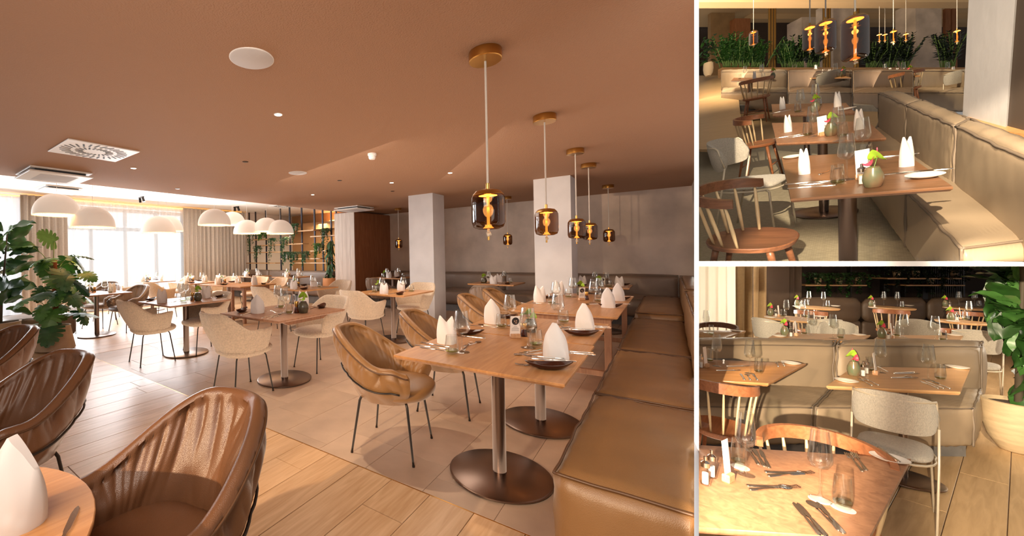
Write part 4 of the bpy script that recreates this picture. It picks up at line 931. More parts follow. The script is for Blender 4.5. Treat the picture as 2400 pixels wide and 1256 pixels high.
for x, y, l in ((567, 731, 'left'), (754, 721, 'right')): P_(DISH, x, y, Z, .5, 'dark brown leaf dish at the '+l+' of '+MT, 'side dishes', sc_=(1.1, 1.1, 1.2))
for p, x, y, r, l in ((KNIFE, 628, 742, .25, 'knife at front edge of '), (KNIFE, 640, 744, .3, 'second knife at front edge of '), (SPOON, 647, 739, .25, 'spoon at front edge of '), (FORK, 642, 731, 1.2, 'crossed dessert fork on '), (KNIFE, 640, 729, 2.0, 'crossed dessert knife on '), (FORK, 580, 735, .2, 'fork beside left dish of '), (FORK, 735, 722, .3, 'fork beside right dish of '), (KNIFE, 730, 720, .4, 'knife beside right dish of ')): P_(p, x, y, Z, r, l+MT, 'cutlery')
# left table
QT = 'the left square table'
P_(NAPB, 380, 709, Z, 1.2, 'white napkin at the left of '+QT, 'white napkins', sc_=(1.15, 1.15, 1.15)); P_(NAPB, 483, 698, Z, 1.2, 'white napkin behind the vase on '+QT, 'white napkins', sc_=(1.15, 1.15, 1.15))
for x, y, l in ((424, 706, 'front'), (434, 702, 'back')): P_(WINE, x, y, Z, 0, 'stemmed wine glass at the '+l+' of '+QT, 'wine glasses', sc_=(1.15, 1.15, 1.2))
for x, y, l in ((430, 707, 'front'), (441, 701, 'back')): P_(TUM, x, y, Z, 0, 'stemless water glass at the '+l+' of '+QT, 'water glasses', sc_=(1.15, 1.15, 1.2))
P_(VASE, 464, 705, Z, .3, 'round vase with green anthurium leaf on '+QT, 'flower vases', sc_=(1.15, 1.15, 1.2)); P_(MILL, 451, 705, Z, 0, 'brass topped pepper mill on '+QT, 'pepper mills', sc_=(1.1, 1.1, 1.2)); P_(MENU, 449, 701, Z, R(-25), 'menu card on '+QT, 'menu cards', sc_=(1.1, 1.1, 1.1))
for x, y, l in ((353, 704, 'left'), (515, 697, 'right')): P_(DISH, x, y, Z, .5, 'dark brown leaf dish at the '+l+' of '+QT, 'side dishes', sc_=(1.1, 1.1, 1.1))
for p, x, y, r, l in ((KNIFE, 385, 710, .3, 'knife at front edge of '), (SPOON, 402, 708, .3, 'spoon at front edge of '), (FORK, 415, 703, .6, 'fork behind spoon on '), (FORK, 490, 699, .3, 'fork beside right dish of ')): P_(p, x, y, Z, r, l+QT, 'cutlery')
for d, a in (('the table left of the column', (4.74, 5.64, 2.87, 3.80)), ('the table before the pale panel', (4.66, 5.55, 4.75, 5.65)), ('the table before the drape', (4.6, 5.4, 8.3, 9.2)), ('the farthest window table', (4.3, 5.1, 9.9, 10.8)), ('the pedestal table under dome lamps', (4.63, 5.5, 7.1, 7.95)), ('the banquette table by the pot', (7.15, 7.95, 7.7, 8.55)), ('the banquette table by the drape', (6.95, 7.7, 9.2, 10.1)), ('the table behind the monstera', (2.15, 3.0, 7.35, 8.25)), ('the back bench table between columns', (7.17, 7.9, 2.12, 2.95)), ('the niche table by wood panelling', (7.95, 8.65, 4.9, 5.75))):
    set_table(d, FM, *a, Z, full=1, slim=1.15, turn=R(-25))
set_table('the back bench table near the corner', FM, 7.3, 8.0, .48, 1.3, Z, full=1, swap=True, slim=1.15)
put(NAPB, (5.1, 6.65, Z), .4, 'white napkin on the wooden legged table under dome lamps', 'white napkins', sc_=(1.2, 1.2, 1.25)); put(DISH, (5.3, 6.6, Z), .4, 'brown dish on the wooden legged table under dome lamps', 'side dishes')
P_(NAPA, 42, 1222, Z, .8, 'large white folded napkin on the round table at lower left', 'white napkins', sc_=(1.15, 1.15, 1.12)); P_(KNIFE, 150, 1258, Z, R(60), 'silver knife tip on the round table at lower left', 'cutlery')
# ------------------------------------------------------------------ pendant lamps
LAMP = smoke_lamp(2.48-1.695-.0)
for i, ((s_, t_), lab) in enumerate((((2.247, .795), 'nearest and largest smoked glass pendant lamp'), ((3.652, .803), 'second smoked glass pendant lamp in the row'), ((5.119, .814), 'third smoked glass pendant lamp before the right column'), ((6.113, .821), 'fourth smoked glass pendant lamp partly behind the third'), ((8.414, .836), 'smoked glass pendant lamp farthest right before the back wall'), ((8.558, 2.63), 'small smoked glass pendant lamp just behind the nearest one'), ((8.611, 5.33), 'small smoked glass pendant lamp in the wood panelled niche'))):
    put(LAMP, (s_, t_, 2.48), 0, lab, 'smoked glass pendants'); point('lamp_bulb', FM, (s_, t_, 1.60), 2.6, (1, .66, .36), .03)
DL = {}
for i, (s_, t_, zb, lab) in enumerate(((1.862, 7.171, 2.02, 'leftmost white dome lamp with fringed rim'), (2.274, 6.97, 1.84, 'second dome lamp from the left, lower and greyer'), (3.625, 7.661, 1.828, 'dome lamp before the middle of the window'), (3.996, 8.07, 1.895, 'dome lamp half hidden behind the one before the window'), (4.40, 6.96, 1.968, 'dome lamp at the edge of the window drape'), (5.664, 8.189, 2.10, 'dome lamp behind and right of the drape edge lamp'), (5.694, 7.665, 1.87, 'brightly lit dome lamp before the plant shelves'), (5.986, 7.308, 1.911, 'dome lamp tucked between the two lamps at the plant shelves'), (6.115, 6.98, 1.846, 'rightmost white dome lamp before the trailing plants'))):
    k = round(2.88-zb, 3)
    if k not in DL: DL[k] = dome_lamp(k)
    put(DL[k], (s_, t_, 2.88), i*.7, lab, 'white dome pendants')
# ------------------------------------------------------------------ ceiling fittings
def disc(s_, t_, r, lab): o = thing('ceiling_speaker', lab, 'speaker', FM, (s_, t_, 2.48)); add('grille', MB().lathe([(r, 0), (r, -.006), (r-.006, -.009)], 40), 'plaster_pale', o, 40); add('rim', MB().lathe([(r+.004, 0), (r+.004, -.004), (r, -.005)], 40), 'white_paint', o, 40)
disc(1.428, 1.846, .122, 'large round flush speaker grille on the tan ceiling'); disc(3.818, 3.971, .122, 'smaller looking round speaker grille farther along the tan ceiling')
def swirl(s_, t_, w, z, lab):
    o = thing('air_diffuser', lab, 'vent', FM, (s_, t_, z)); add('plate', MB().bbox(-w, w, -w, w, -.012, .0, .003), 'white_paint', o, 0)
    for rr, n, ln in ((.78, 28, .30), (.42, 20, .22)):
        for k in range(n):
            a = 2*pi*k/n; m = MB().box(-w*ln/2, w*ln/2, -w*.025, w*.025, -.014, -.0118); m.xf(Matrix.Rotation(a, 4, 'Z') @ Matrix.Translation((w*rr, 0, 0)) @ Matrix.Rotation(.35, 4, 'Z')); add('slot', m, 'grille_dark', o, 0)
swirl(1.55, 4.67, .325, 2.48, 'square white swirl air diffuser on the tan ceiling'); swirl(5.45, 10.15, .32, 2.88, 'swirl diffuser on the white ceiling before the window'); swirl(8.3, 9.3, .32, 2.88, 'swirl diffuser on the white ceiling above the plant shelves')
def cassette(s_, t_, z, lab):
    o = thing('air_conditioner', lab, 'air conditioner', FM, (s_, t_, z)); add('collar', MB().bbox(-.33, .33, -.36, .36, -.02, 0, .003), 'white_paint', o, 0); add('inner_box', MB().box(-.27, .27, -.30, .30, -.05, -.02), 'grille_dark', o, 0)
    add('panel', MB().bbox(-.34, .34, -.37, .37, -.07, -.05, .004), 'white_paint', o, 0); add('filter_grille', MB().box(-.2, .2, -.24, .24, -.0715, -.0695), 'card_tan' if 0 else 'plaster_pale', o, 0)
cassette(1.6, 6.25, 2.48, 'white ceiling air conditioner cassette left of the tan ceiling edge'); cassette(2.7, 10.2, 2.88, 'second air conditioner cassette on the white ceiling at far left'); cassette(7.65, 6.0, 2.48, 'air conditioner cassette above the pale wood panel')
for i, (s_, t_, lit, z) in enumerate(((2.129, 2.427, 1, 2.48), (2.928, 3.948, 0, 2.48), (2.172, 5.229, 1, 2.48), (4.666, 3.931, 0, 2.48), (5.343, 2.425, 1, 2.48), (5.396, 5.218, 1, 2.48), (3.305, 6.298, 0, 2.48), (6.159, 3.924, 0, 2.48), (5.404, 3.456, 1, 2.48))):
    nm = ('lit downlight right of the large speaker grille', 'dark downlight in the middle of the ceiling', 'lit downlight right of the swirl diffuser', 'dark downlight right of the small speaker grille', 'lit downlight left of the first lamp canopy', 'lit downlight above the plant trellis', 'dark downlight nearest the white ceiling', 'dark downlight just under the brightest one', 'brightest sparkling downlight in the tan ceiling')[i]
    o = thing('downlight', nm, 'light', FM, (s_, t_, z), group='recessed downlights'); add('ring', MB().lathe([(.036, 0), (.036, -.003), (.03, -.004)], 20), 'white_paint' if lit else 'bronze_dark', o); add('lens', MB().lathe([(.029, -.001), (.029, -.005)], 20), 'down_glow' if lit else 'bronze_dark', o)
o = thing('smoke_detector', 'white smoke detector on the tan ceiling', 'detector', FM, (3.675, 2.606, 2.48)); add('base', MB().lathe([(.05, 0), (.05, -.02), (.046, -.024)][::-1], 24), 'white_paint', o); add('chamber', MB().lathe([(.042, -.024), (.04, -.05), (.03, -.066), (.001, -.068)][::-1], 24), 'white_paint', o)
for s_, t_, lab in ((4.432, 10.258, 'twin black spotlights before the window'), (7.339, 10.391, 'twin black spotlights left of the plant shelves')):
    o = thing('ceiling_spotlight', lab, 'light', FM, (s_, t_, 2.88)); add('bar', MB().box(-.02, .02, -.12, .12, -.03, 0), 'bronze_dark', o, 0)
    for e in (-1, 1): add('head', MB().tube([(0, e*.08, -.03), (.02, e*.11, -.13)], .032, 12), 'bronze_dark', o)
# ------------------------------------------------------------------ plants
def leafy(name, label, F, loc, stem_pts, lv, lm, pot, leafkind='fig', potm='pot_clay', scale=1.):
    t = thing(name, label, 'plant', F, loc); add('pot', MB().lathe(pot, 32), potm, t, 40); zr = pot[-1][1]; add('soil', MB().lathe([(pot[-1][0]*.96, zr-.02), (pot[-1][0]*.96, zr)], 20), 'soil', t)
    return t
potp = [(.20, 0), (.235, .01), (.265, .06), (.20, .36), (.215, .38), (.20, .385), (.185, .37), (.18, .33)]
t = thing('monstera', 'monstera with slotted leaves and moss pole in a clay pot', 'plant', FM, (1.80, 7.12, 0)); add('pot', MB().lathe([(.22, 0), (.25, .02), (.19, .34), (.195, .36), (.175, .36), (.17, .33), (.001, .32)], 32), 'pot_clay', t, 40)
add('moss_pole', MB().tube([(0, 0, .32), (.01, 0, .8), (0, .01, 1.35)], [.035, .04, .038], 12), 'moss_pole', t, 180)
rnd = random.Random(5)
for i in range(34):
    z = rnd.uniform(.45, 1.42); az = rnd.uniform(0, 2*pi); el = rnd.uniform(.1, .9); d = rnd.uniform(.15, .42); p0 = Vector((.03*cos(az), .03*sin(az), z-.15)); p1 = p0+Vector((cos(az)*cos(el), sin(az)*cos(el), sin(el)))*d
    add('leaf_stalk', MB().tube([p0, p0.lerp(p1, .5)+Vector((0, 0, .03)), p1], [.006, .005, .004], 5), 'stem_green', t, 180)
    sz = rnd.uniform(.22, .36); m = monstera_mb(sz, sz*1.0, i, .35); m.xf(orient(p1, az+rnd.uniform(-.5, .5), rnd.uniform(-.9, .1), rnd.uniform(-.5, .5))); add('leaf', m, 'leaf_light' if i in (3, 9) else ('leaf_mid' if i % 3 else 'leaf_dark'), t, 180)
p1 = Vector((.02, .05, 1.62)); add('leaf_stalk', MB().tube([(0, 0, 1.1), (.0, .02, 1.4), p1], .006, 5), 'stem_green', t, 180); add('leaf', monstera_mb(.28, .3, 77, .1).xf(orient(p1, 2.3, .5, 1.2)), 'leaf_light', t, 180)
t = thing('fiddle_leaf_fig', 'tall fiddle leaf fig cut by the left edge in a low pot', 'plant', FM, (1.28, 7.75, 0)); add('pot', MB().lathe([(.25, 0), (.30, .03), (.24, .40), (.25, .43), (.22, .43), (.21, .38), (.001, .37)], 32), 'pot_clay', t, 40)
tk = [(0, 0, .35), (.02, .0, .8), (.05, -.03, 1.2), (.09, -.05, 1.75)]; add('trunk', MB().tube(tk, [.022, .018, .014, .008], 8), 'stem', t, 180)
rnd = random.Random(9)
for i in range(40):
    z = .6+1.2*i/39; q = (z-.35)/1.4; p = Vector((.09*q, -.05*q, z)); az = i*2.4+rnd.uniform(-.3, .3); L = rnd.uniform(.28, .40); m = leaf_mb(L, L*.72, 'fig', .3, i); m.xf(orient(p+Vector((cos(az), sin(az), .15))*.05, az, rnd.uniform(-.3, 1.0), rnd.choice((-1, 1))*rnd.uniform(.3, 1.1))); add('leaf', m, 'leaf_dark' if i % 4 else 'leaf_mid', t, 180)
t = thing('tall_plant', 'narrow hanging leaf plant in a terracotta pot beside the pale panel', 'plant', FM, (8.1, 7.22, 0)); add('pot', MB().lathe([(.17, 0), (.22, .45), (.21, .70), (.19, .70), (.18, .65), (.001, .64)], 24), 'pot_terracotta', t, 40)
rnd = random.Random(4)
for i in range(90):
    z = rnd.uniform(.75, 1.75); az = rnd.uniform(0, 6.28); L = rnd.uniform(.12, .2); m = leaf_mb(L, L*.4, 'plain', .5, i, 5, 3); m.xf(orient(Vector((cos(az)*.07, sin(az)*.07, z)), az, rnd.uniform(-1.3, -.3))); add('leaf', m, 'leaf_dark', t, 180)
add('stem', MB().tube([(0, 0, .62), (0, .01, 1.2), (.01, 0, 1.7)], .02, 8), 'stem', t, 180)
# ================================================================== LOWER RIGHT BOOTH: long sofa, tables in low sun
CUR[0] = 'three'
def q2(F, pts, z): return [tuple(hit(F, x, y, z)[:2]) for x, y in pts]
def c8(F, pts, zt, z0, z1): # cushion spanned by an outline traced at height zt, from z0 to z1
    q = q2(F, pts, zt); return [(a, b, z0) for a, b in q]+[(a, b, z1) for a, b in q]
def C3(px, py, d): return Vector(((px-CX)/FPX*d, d, (CY-py)/FPX*d))
FC = FRAME(cr, cf, cu, EYE)
def cb(px0, px1, py0, py1, d0, d1):
    a = C3(px0, py1, d0); b = C3(px1, py0, d0); return MB().box(a.x, b.x, d0, d1, a.z, b.z)
d = hit(F3, 2123, 1155)-hit(F3, 2074, 1256); yaw = atan2(d.y, d.x); o3 = hit(F3, 2074, 1256)
FL3 = F3 @ Matrix.Translation((o3.x, o3.y, 0)) @ Matrix.Rotation(yaw, 4, 'Z')
f3 = struct('floor_1', MB().box(-3, 14, -6, 6, -.05, -.0125), 'subfloor', FL3)
laid('plank', F3, f3, 'floor_oak_grey', boards(-1.2, 9, -3.2, 4.2, .19, 1.6))
struct('wall_7', MB().box(3.5, 17, 7.9, 8.0, 0, 3.2), 'wall_dark', F3); 
struct('wall_8', cb(1790, 1850, 600, 800, 7.2, 7.4), 'wall_taupe', FC); struct('wall_9', cb(2180, 2262, 600, 702, 7.7, 7.8), 'trellis_metal', FC)
for i in range(16): add('slat', cb(2182+i*5, 2184+i*5, 600, 702, 7.66, 7.7), 'metal_black', bpy.data.objects['wall_9'], 0)
def curt3(name, lab, a, b, d, m_, per, seed):
    x0 = C3(a, 600, d).x; x1 = C3(b, 600, d).x; return curtain(name, lab, x0, x1, d, 0, 2.2, m_, .05, per, F=F3, seed=seed)
curt3('sheer_curtain', 'sunlit sheer curtain at the left of the lower right scene', 1560, 1742, 6.3, 'sheer_warm', .16, 11)
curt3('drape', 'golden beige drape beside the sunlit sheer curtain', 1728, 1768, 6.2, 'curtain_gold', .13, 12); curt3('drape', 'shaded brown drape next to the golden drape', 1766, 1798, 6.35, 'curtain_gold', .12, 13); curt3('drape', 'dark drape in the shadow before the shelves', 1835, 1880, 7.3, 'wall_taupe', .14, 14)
# far bench
for i, (a, b) in enumerate(((1868, 2017), (2019, 2170), (2172, 2330), (2332, 2480))):
    t = thing('bench_module', ('far taupe bench module behind the left round table', 'far taupe bench module behind the middle round table', 'far taupe bench module behind the right round table', 'far taupe bench module hidden by the big leaves')[i], 'bench', F3)
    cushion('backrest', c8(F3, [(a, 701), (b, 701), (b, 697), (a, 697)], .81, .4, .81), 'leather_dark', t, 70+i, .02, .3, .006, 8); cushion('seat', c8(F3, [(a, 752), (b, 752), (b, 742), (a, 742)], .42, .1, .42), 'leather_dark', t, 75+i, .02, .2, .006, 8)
# the long sofa
t = thing('sofa', 'long taupe leather sofa with sunlit left half seen from the front', 'sofa', F3)
BQ = ([(1560, 806), (1957, 810), (1962, 797), (1568, 793)], [(1959, 810), (2303, 812), (2306, 799), (1964, 797)]); SQ = ([(1500, 952), (1905, 955), (1957, 901), (1560, 897)], [(1908, 955), (2284, 958), (2303, 903), (1959, 901)])
for i in range(2):
    cushion('backrest', c8(F3, BQ[i], .79, .3, .79), 'leather_sand', t, 80+i, .035, .2, .007, 14, 'piping_grey'); cushion('seat', c8(F3, SQ[i], .42, .13, .42), 'leather_sand', t, 84+i, .03, .12, .007, 14, 'piping_grey')
add('plinth', MB().prism(q2(F3, [(1500, 1060), (2264, 1070), (2264, 1040), (1500, 1034)], 0), 0, .15), 'stone_grey', t, 0)
# tables
def tq(label, F, pts, bc=None, base=.2, pole=.03, top='oak_light', z=.74): 
    b = hit(F, *bc, 0)[:2] if bc else None
    return ped_table('dining_table', label, 0, 0, 0, 0, z, base, F, pole, top, quad=q2(F, pts, z), bc=b, polem='bronze')
tq('nearest oak table at the bottom of the lower right scene', F3, [(1500, 1226), (2036, 1262), (2135, 1075), (1600, 1040)], base=.2, top='table_side')  # darker wood than the other tops, shade put into the colour
tq('oak table with a disc base before the long sofa', F3, [(1937, 904), (2251, 918), (2275, 863), (2000, 859)], (2117, 1123), .175, .02)
tq('shaded table before the left end of the long sofa', F3, [(1540, 884), (1801, 898), (1889, 852), (1560, 838)], (1719, 1060), .17, .02, top='table_oak')
tq('table behind the sofa at its middle', F3, [(1800, 792), (2018, 799), (2040, 785), (1822, 779)], base=.15); tq('table behind the right half of the sofa', F3, [(2043, 798), (2247, 803), (2258, 786), (2062, 785)], base=.15); tq('table by the sheer curtain cut by the panel edge', F3, [(1560, 788), (1700, 791), (1748, 775), (1580, 772)], base=.15)
for x, y, r, l in ((1860, 746, .27, 'round oak table in front of the brown drapes'), (1914, 720, .24, 'far left round table at the shaded bench'), (2090, 720, .23, 'far middle round table at the shaded bench'), (2260, 721, .2, 'far right round table at the shaded bench'), (2255, 753, .2, 'round table just left of the big leaves')):
    h = hit(F3, x, y, .74); round_table('round_table', l, F3, h.x, h.y, r, .74, 'oak_light', .14)
def item(F, p, x, y, l, g, z=.74, rz=0, s=.66, sz=1.1, dz=0, M=None): h = hit(F, x, y, z); return put(p, (h.x, h.y, z+dz), rz, l, g, F=F, sc_=(s, s, sz), M=M)
def group3(F, desc, wines=(), tums=(), plates=(), vases=(), menus=(), shakers=(), naps=(), s=.66, sz=1.1, z=.74, room='', vp=None):
    W = ('left', 'right', 'middle', 'far')
    for i, (x, y) in enumerate(wines): item(F, WINE, x, y, f'{W[i]} wine glass on {desc}', 'wine glasses', z, s=s, sz=sz)
    for i, (x, y) in enumerate(tums): item(F, TUM, x, y, f'{W[i]} stemless water glass on {desc}', 'water glasses', z, s=s, sz=sz)
    for i, (x, y) in enumerate(plates): item(F, PLATE, x, y, f'{W[i]} white side plate on {desc}', 'side plates', z, s=s, sz=1)
    for x, y in vases: item(F, vp or VASER, x, y, f'glazed vase with anthurium on {desc}', 'flower vases', z, rz=.6, s=s*1.0, sz=sz*.95)
    for x, y in menus: item(F, MENU, x, y, f'menu card in wooden block on {desc}', 'menu cards', z, rz=-1.1, s=s*1.1, sz=sz)
    for i, (x, y) in enumerate(shakers): item(F, SHAKER, x, y, f'{W[i]} glass salt shaker on {desc}', 'salt shakers', z, s=s*1.2, sz=sz)
    for i, (x, y) in enumerate(naps): item(F, NAPB, x, y, f'{W[i]} white folded napkin on {desc}', 'white napkins', z, s=s*.66, sz=sz*.86, rz=.9)
group3(F3, 'the nearest oak table', [(1748, 1112), (1922, 1170)], [(1730, 1090), (1975, 1190)], [(2085, 1079)], [], [(1707, 1128)], [(1653, 1135), (1668, 1118)])
for i, (x, y) in enumerate(((1922, 1172), (1976, 1192), (1735, 1095))): item(F3, COASTER, x, y, f'{("left", "right", "far left")[i]} round paper coaster on the nearest oak table', 'paper coasters', s=.62, sz=1)
K3 = 'on the nearest oak table'
for i, (p, x, y, r, l) in enumerate(((KNIFE, 1888, 1215, 1.02, 'leftmost knife at front right'), (KNIFE, 1901, 1217, 1.05, 'second knife at front right'), (SPOON, 1928, 1207, 1.1, 'spoon at front right'), (KNIFE, 1945, 1213, 1.0, 'rightmost knife at front right'), (FORK, 1848, 1109, -.1, 'upper crossed fork in the middle'), (KNIFE, 1846, 1112, .12, 'upper crossed knife in the middle'), (FORK, 1810, 1142, -.12, 'lower crossed fork in the middle'), (SPOON, 1808, 1146, .05, 'lower crossed spoon in the middle'), (KNIFE, 1778, 1072, .95, 'left knife at the far left'), (KNIFE, 1792, 1076, .9, 'right knife at the far left'), (FORK, 1762, 1068, 1.0, 'fork at the far left'), (FORK, 2003, 1085, .9, 'left fork beside the plate'), (FORK, 2015, 1083, .85, 'right fork beside the plate'))): item(F3, p, x, y, f'{l} {K3}', 'cutlery', rz=r, s=.85, sz=1)
item(F3, KNIFE, 2082, 1073, 'butter knife lying on the white plate of the nearest oak table', 'cutlery', rz=1.0, s=.7, sz=1, dz=.014)
group3(F3, 'the table with the disc base', [(2063, 873), (2175.6, 891)], [(2038, 871), (2204, 891)], [(1984, 895), (2244, 863)], [(2000.6, 880)], [(2053, 878)], [(2023, 882), (2031, 876)])
for i, (p, x, y, r, l) in enumerate(((FORK, 2123, 876, -.1, 'upper crossed fork'), (KNIFE, 2120, 873, .1, 'upper crossed knife'), (FORK, 2118, 886, -.1, 'lower crossed fork'), (SPOON, 2116, 884, .15, 'lower crossed spoon'), (FORK, 2028, 896, 1.0, 'left fork at the front'), (FORK, 2041, 895, 1.05, 'right fork at the front'), (KNIFE, 2178, 902, 1.0, 'left knife at the right end'), (KNIFE, 2190, 902, 1.0, 'middle knife at the right end'), (SPOON, 2206, 903, 1.0, 'spoon at the right end'), (KNIFE, 2068, 865, .9, 'knife behind the left wine glass'))): item(F3, p, x, y, l+' on the table with the disc base', 'cutlery', rz=r, s=.8, sz=1)
group3(F3, 'the shaded table at the sofa', [(1680, 858), (1757, 875)], [(1663, 848), (1778, 875)], [(1854, 853)], [], [(1655, 861)], [(1643, 862)])
for p, x, y, r, l in ((FORK, 1729, 859, -.1, 'upper fork'), (FORK, 1706, 869, -.1, 'lower fork'), (KNIFE, 1740, 883, .9, 'left knife'), (SPOON, 1754, 884, .9, 'spoon'), (KNIFE, 1770, 884, .9, 'right knife'), (FORK, 1822, 855, .8, 'fork by the plate'), (KNIFE, 1836, 853, .8, 'knife by the plate'), (KNIFE, 1696, 848, .8, 'far knife')): item(F3, p, x, y, l+' on the shaded table at the sofa', 'cutlery', rz=r, s=.8, sz=1)
group3(F3, 'the round table before the drapes', [(1843, 745), (1881, 748)], [(1835, 743), (1890, 744)], [(1806, 745), (1922, 743)], [(1806, 740)], [(1826, 742)], [(1818.5, 742)])
group3(F3, 'the table behind the sofa middle', [(1901, 785), (1952, 793)], [(1885, 784), (1970, 794)], [(1826, 789), (2012, 786)], [(1839, 787)], [(1867, 787)], [(1854, 789)])
group3(F3, 'the table behind the right sofa half', [(2118, 791), (2192, 798)], [(2102, 789), (2210, 799)], [(2237, 787)], [(2067, 792)], [(2091, 793)], [(2083, 795)])
group3(F3, 'the table by the sheer curtain', [(1655, 779)], [(1667, 785)], [(1725, 777)])
group3(F3, 'the far left round table', [(1896, 717), (1930, 719)], [(1940, 720), (1890, 717)], [(1868, 719), (1958, 718)], [(1868, 717)], [], [(1880, 719)])
group3(F3, 'the far middle round table', [(2071, 718), (2103, 719)], [(2114, 722)], [(2046, 722), (2130, 717)], [(2042, 718)], [], [(2050, 720)])
group3(F3, 'the far right round table', [(2247, 718), (2284, 718)], [(2294, 720)], [(2222, 722)], [(2215, 718)], [], [(2226, 720)])
group3(F3, 'the round table by the big leaves', [(2271, 749)], [(2262, 750)], [(2233, 754)], [(2228, 751)], [(2252, 748)], [(2243, 751)])
# chairs
def ch3(p, px, d, deg, lab, g, s=(.85, .85, 1), F=F3):
    deg = deg-50 if deg > 0 else deg-55; s = (s[0]*1.05, s[1]*.74, s[2])
    return put(p, ((px-CX)/FPX*d, d, 0), R(deg), lab, g, F=F, sc_=s)
S3 = 'spindle back chairs'; W3 = 'pale upholstered wire chairs'
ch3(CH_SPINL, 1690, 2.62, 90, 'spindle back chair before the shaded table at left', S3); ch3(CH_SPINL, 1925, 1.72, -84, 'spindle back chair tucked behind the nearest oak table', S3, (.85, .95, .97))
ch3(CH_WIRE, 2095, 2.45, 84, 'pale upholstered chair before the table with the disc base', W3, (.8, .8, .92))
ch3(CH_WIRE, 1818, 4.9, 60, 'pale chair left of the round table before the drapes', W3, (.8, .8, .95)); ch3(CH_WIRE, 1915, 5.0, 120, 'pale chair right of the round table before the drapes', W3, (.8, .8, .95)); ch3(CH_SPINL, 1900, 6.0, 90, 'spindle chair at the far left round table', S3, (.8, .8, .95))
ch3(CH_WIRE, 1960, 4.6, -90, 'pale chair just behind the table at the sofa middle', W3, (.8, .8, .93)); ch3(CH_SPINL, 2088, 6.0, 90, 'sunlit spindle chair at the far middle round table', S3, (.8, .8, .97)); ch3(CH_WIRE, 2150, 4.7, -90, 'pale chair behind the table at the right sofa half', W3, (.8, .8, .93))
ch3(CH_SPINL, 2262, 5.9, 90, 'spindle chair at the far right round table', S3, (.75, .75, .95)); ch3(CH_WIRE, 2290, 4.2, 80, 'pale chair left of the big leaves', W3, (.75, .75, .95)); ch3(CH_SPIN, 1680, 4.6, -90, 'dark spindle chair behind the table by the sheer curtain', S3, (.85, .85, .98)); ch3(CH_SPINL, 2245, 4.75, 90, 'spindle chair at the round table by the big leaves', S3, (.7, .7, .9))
# shelves with trailing plants in the dark
sh = thing('wall_shelving', 'thin oak shelves of dark trailing plants on the dark wall', 'shelf', FC, (0, 0, 0))
for a, b, y in ((1888, 2032, 669), (2080, 2205, 653), (2222, 2254, 653), (2124, 2262, 669)): add('shelf_board', cb(a, b, y-1.3, y+1.3, 7.3, 7.6), 'oak_light', sh, 0)
for x in (2073, 2122, 1995): add('post', cb(x-1.5, x+1.5, 600, 702, 7.6, 7.66), 'metal_black', sh, 0)
for i, (x, y, pm) in enumerate(((1917, 668, 'pot_cream'), (1966, 668, 'pot_cream'), (2011, 667, 'pot_cream'), (2101, 652, 'pot_cream'), (2146, 652, 'pot_cream'), (2236, 652, 'pot_clay'), (2180, 668, 'pot_clay'))):
    w = C3(x, y, 7.45); t = thing('trailing_plant', f'dark trailing plant in {("first", "second", "third", "fourth", "fifth", "seventh", "sixth")[i]} pot from the left on the dark shelves', 'plant', FC, (w.x, w.y, w.z), -pi/2, group='trailing plants on the dark shelves')
    add('pot', MB().lathe([(.035, 0), (.05, .14), (.045, .14), (.001, .12)], 14), pm, t, 40); f = add('foliage', trail_mb(.42, .34, 420, 90+i, .05, .1).xf(Matrix.Translation((0, 0, .15))), 'leaf_zz' if i < 3 else 'leaf_black', t, 0); f['kind'] = 'stuff'
# big fiddle leaf fig at right
pb = hit(F3, 2388, 1058, 0); t = thing('fiddle_leaf_fig', 'big fiddle leaf fig in a travertine pot at the right edge', 'plant', F3, (pb.x, pb.y, 0))
add('pot', MB().lathe([(.075, 0), (.09, .01), (.14, .11), (.165, .22), (.172, .37), (.176, .40), (.162, .405), (.156, .38), (.15, .36), (.001, .36)], 40), 'pot_travertine', t, 40); add('soil', MB().lathe([(.154, .35), (.15, .375)], 20), 'soil', t)
add('trunk', MB().tube([(0, 0, .4), (.01, .0, .9), (.0, -.02, 1.4), (.01, 0, 1.9)], [.022, .018, .014, .01], 8), 'stem', t, 180)
rnd = random.Random(21)
for i in range(96):
    z = .52+1.2*((i*.618) % 1); az = i*2.4+rnd.uniform(-.4, .4); L = rnd.uniform(.15, .22); m = leaf_mb(L*1.15, L*.72, 'fig', .5, i+100, 9, 7); m.xf(orient(Vector((cos(az)*.03, sin(az)*.03, z)), az, rnd.choice((rnd.uniform(-1.5, -.7), rnd.uniform(.2, 1.2))), rnd.uniform(-.9, .9))); add('leaf', m, 'leaf_mid' if i % 3 == 0 else 'leaf_zz', t, 180)
# ================================================================== UPPER RIGHT BOOTH: pitched towards the viewer
CUR[0] = 'two'
def isl(xc, yh=99.): return tilted(xc, yh)
# floors
fa = struct('floor_2', MB().prism(q2(F2, [(1560, 900), (2500, 900), (2500, 330), (1560, 342)], 0), -.04, 0), 'mosaic_floor', F2)
FB = isl(1850); yb = 178
def proj(F, p):
    w = F @ Vector(p)-EYE; d = w.dot(cf); return CX+FPX*w.dot(cr)/d, CY-FPX*w.dot(cu)/d
f = struct('floor_3', MB().prism(q2(FB, [(1670, 352), (2080, 352), (2080, 262), (1690, 256)], 0), -.04, 0), 'floor_oak_grey', FB)
FBl = isl(1662); struct('floor_4', MB().prism(q2(FBl, [(1600, 350), (1745, 350), (1725, 177), (1600, 177)], 0), -.04, 0), 'floor_oak_grey', FBl)
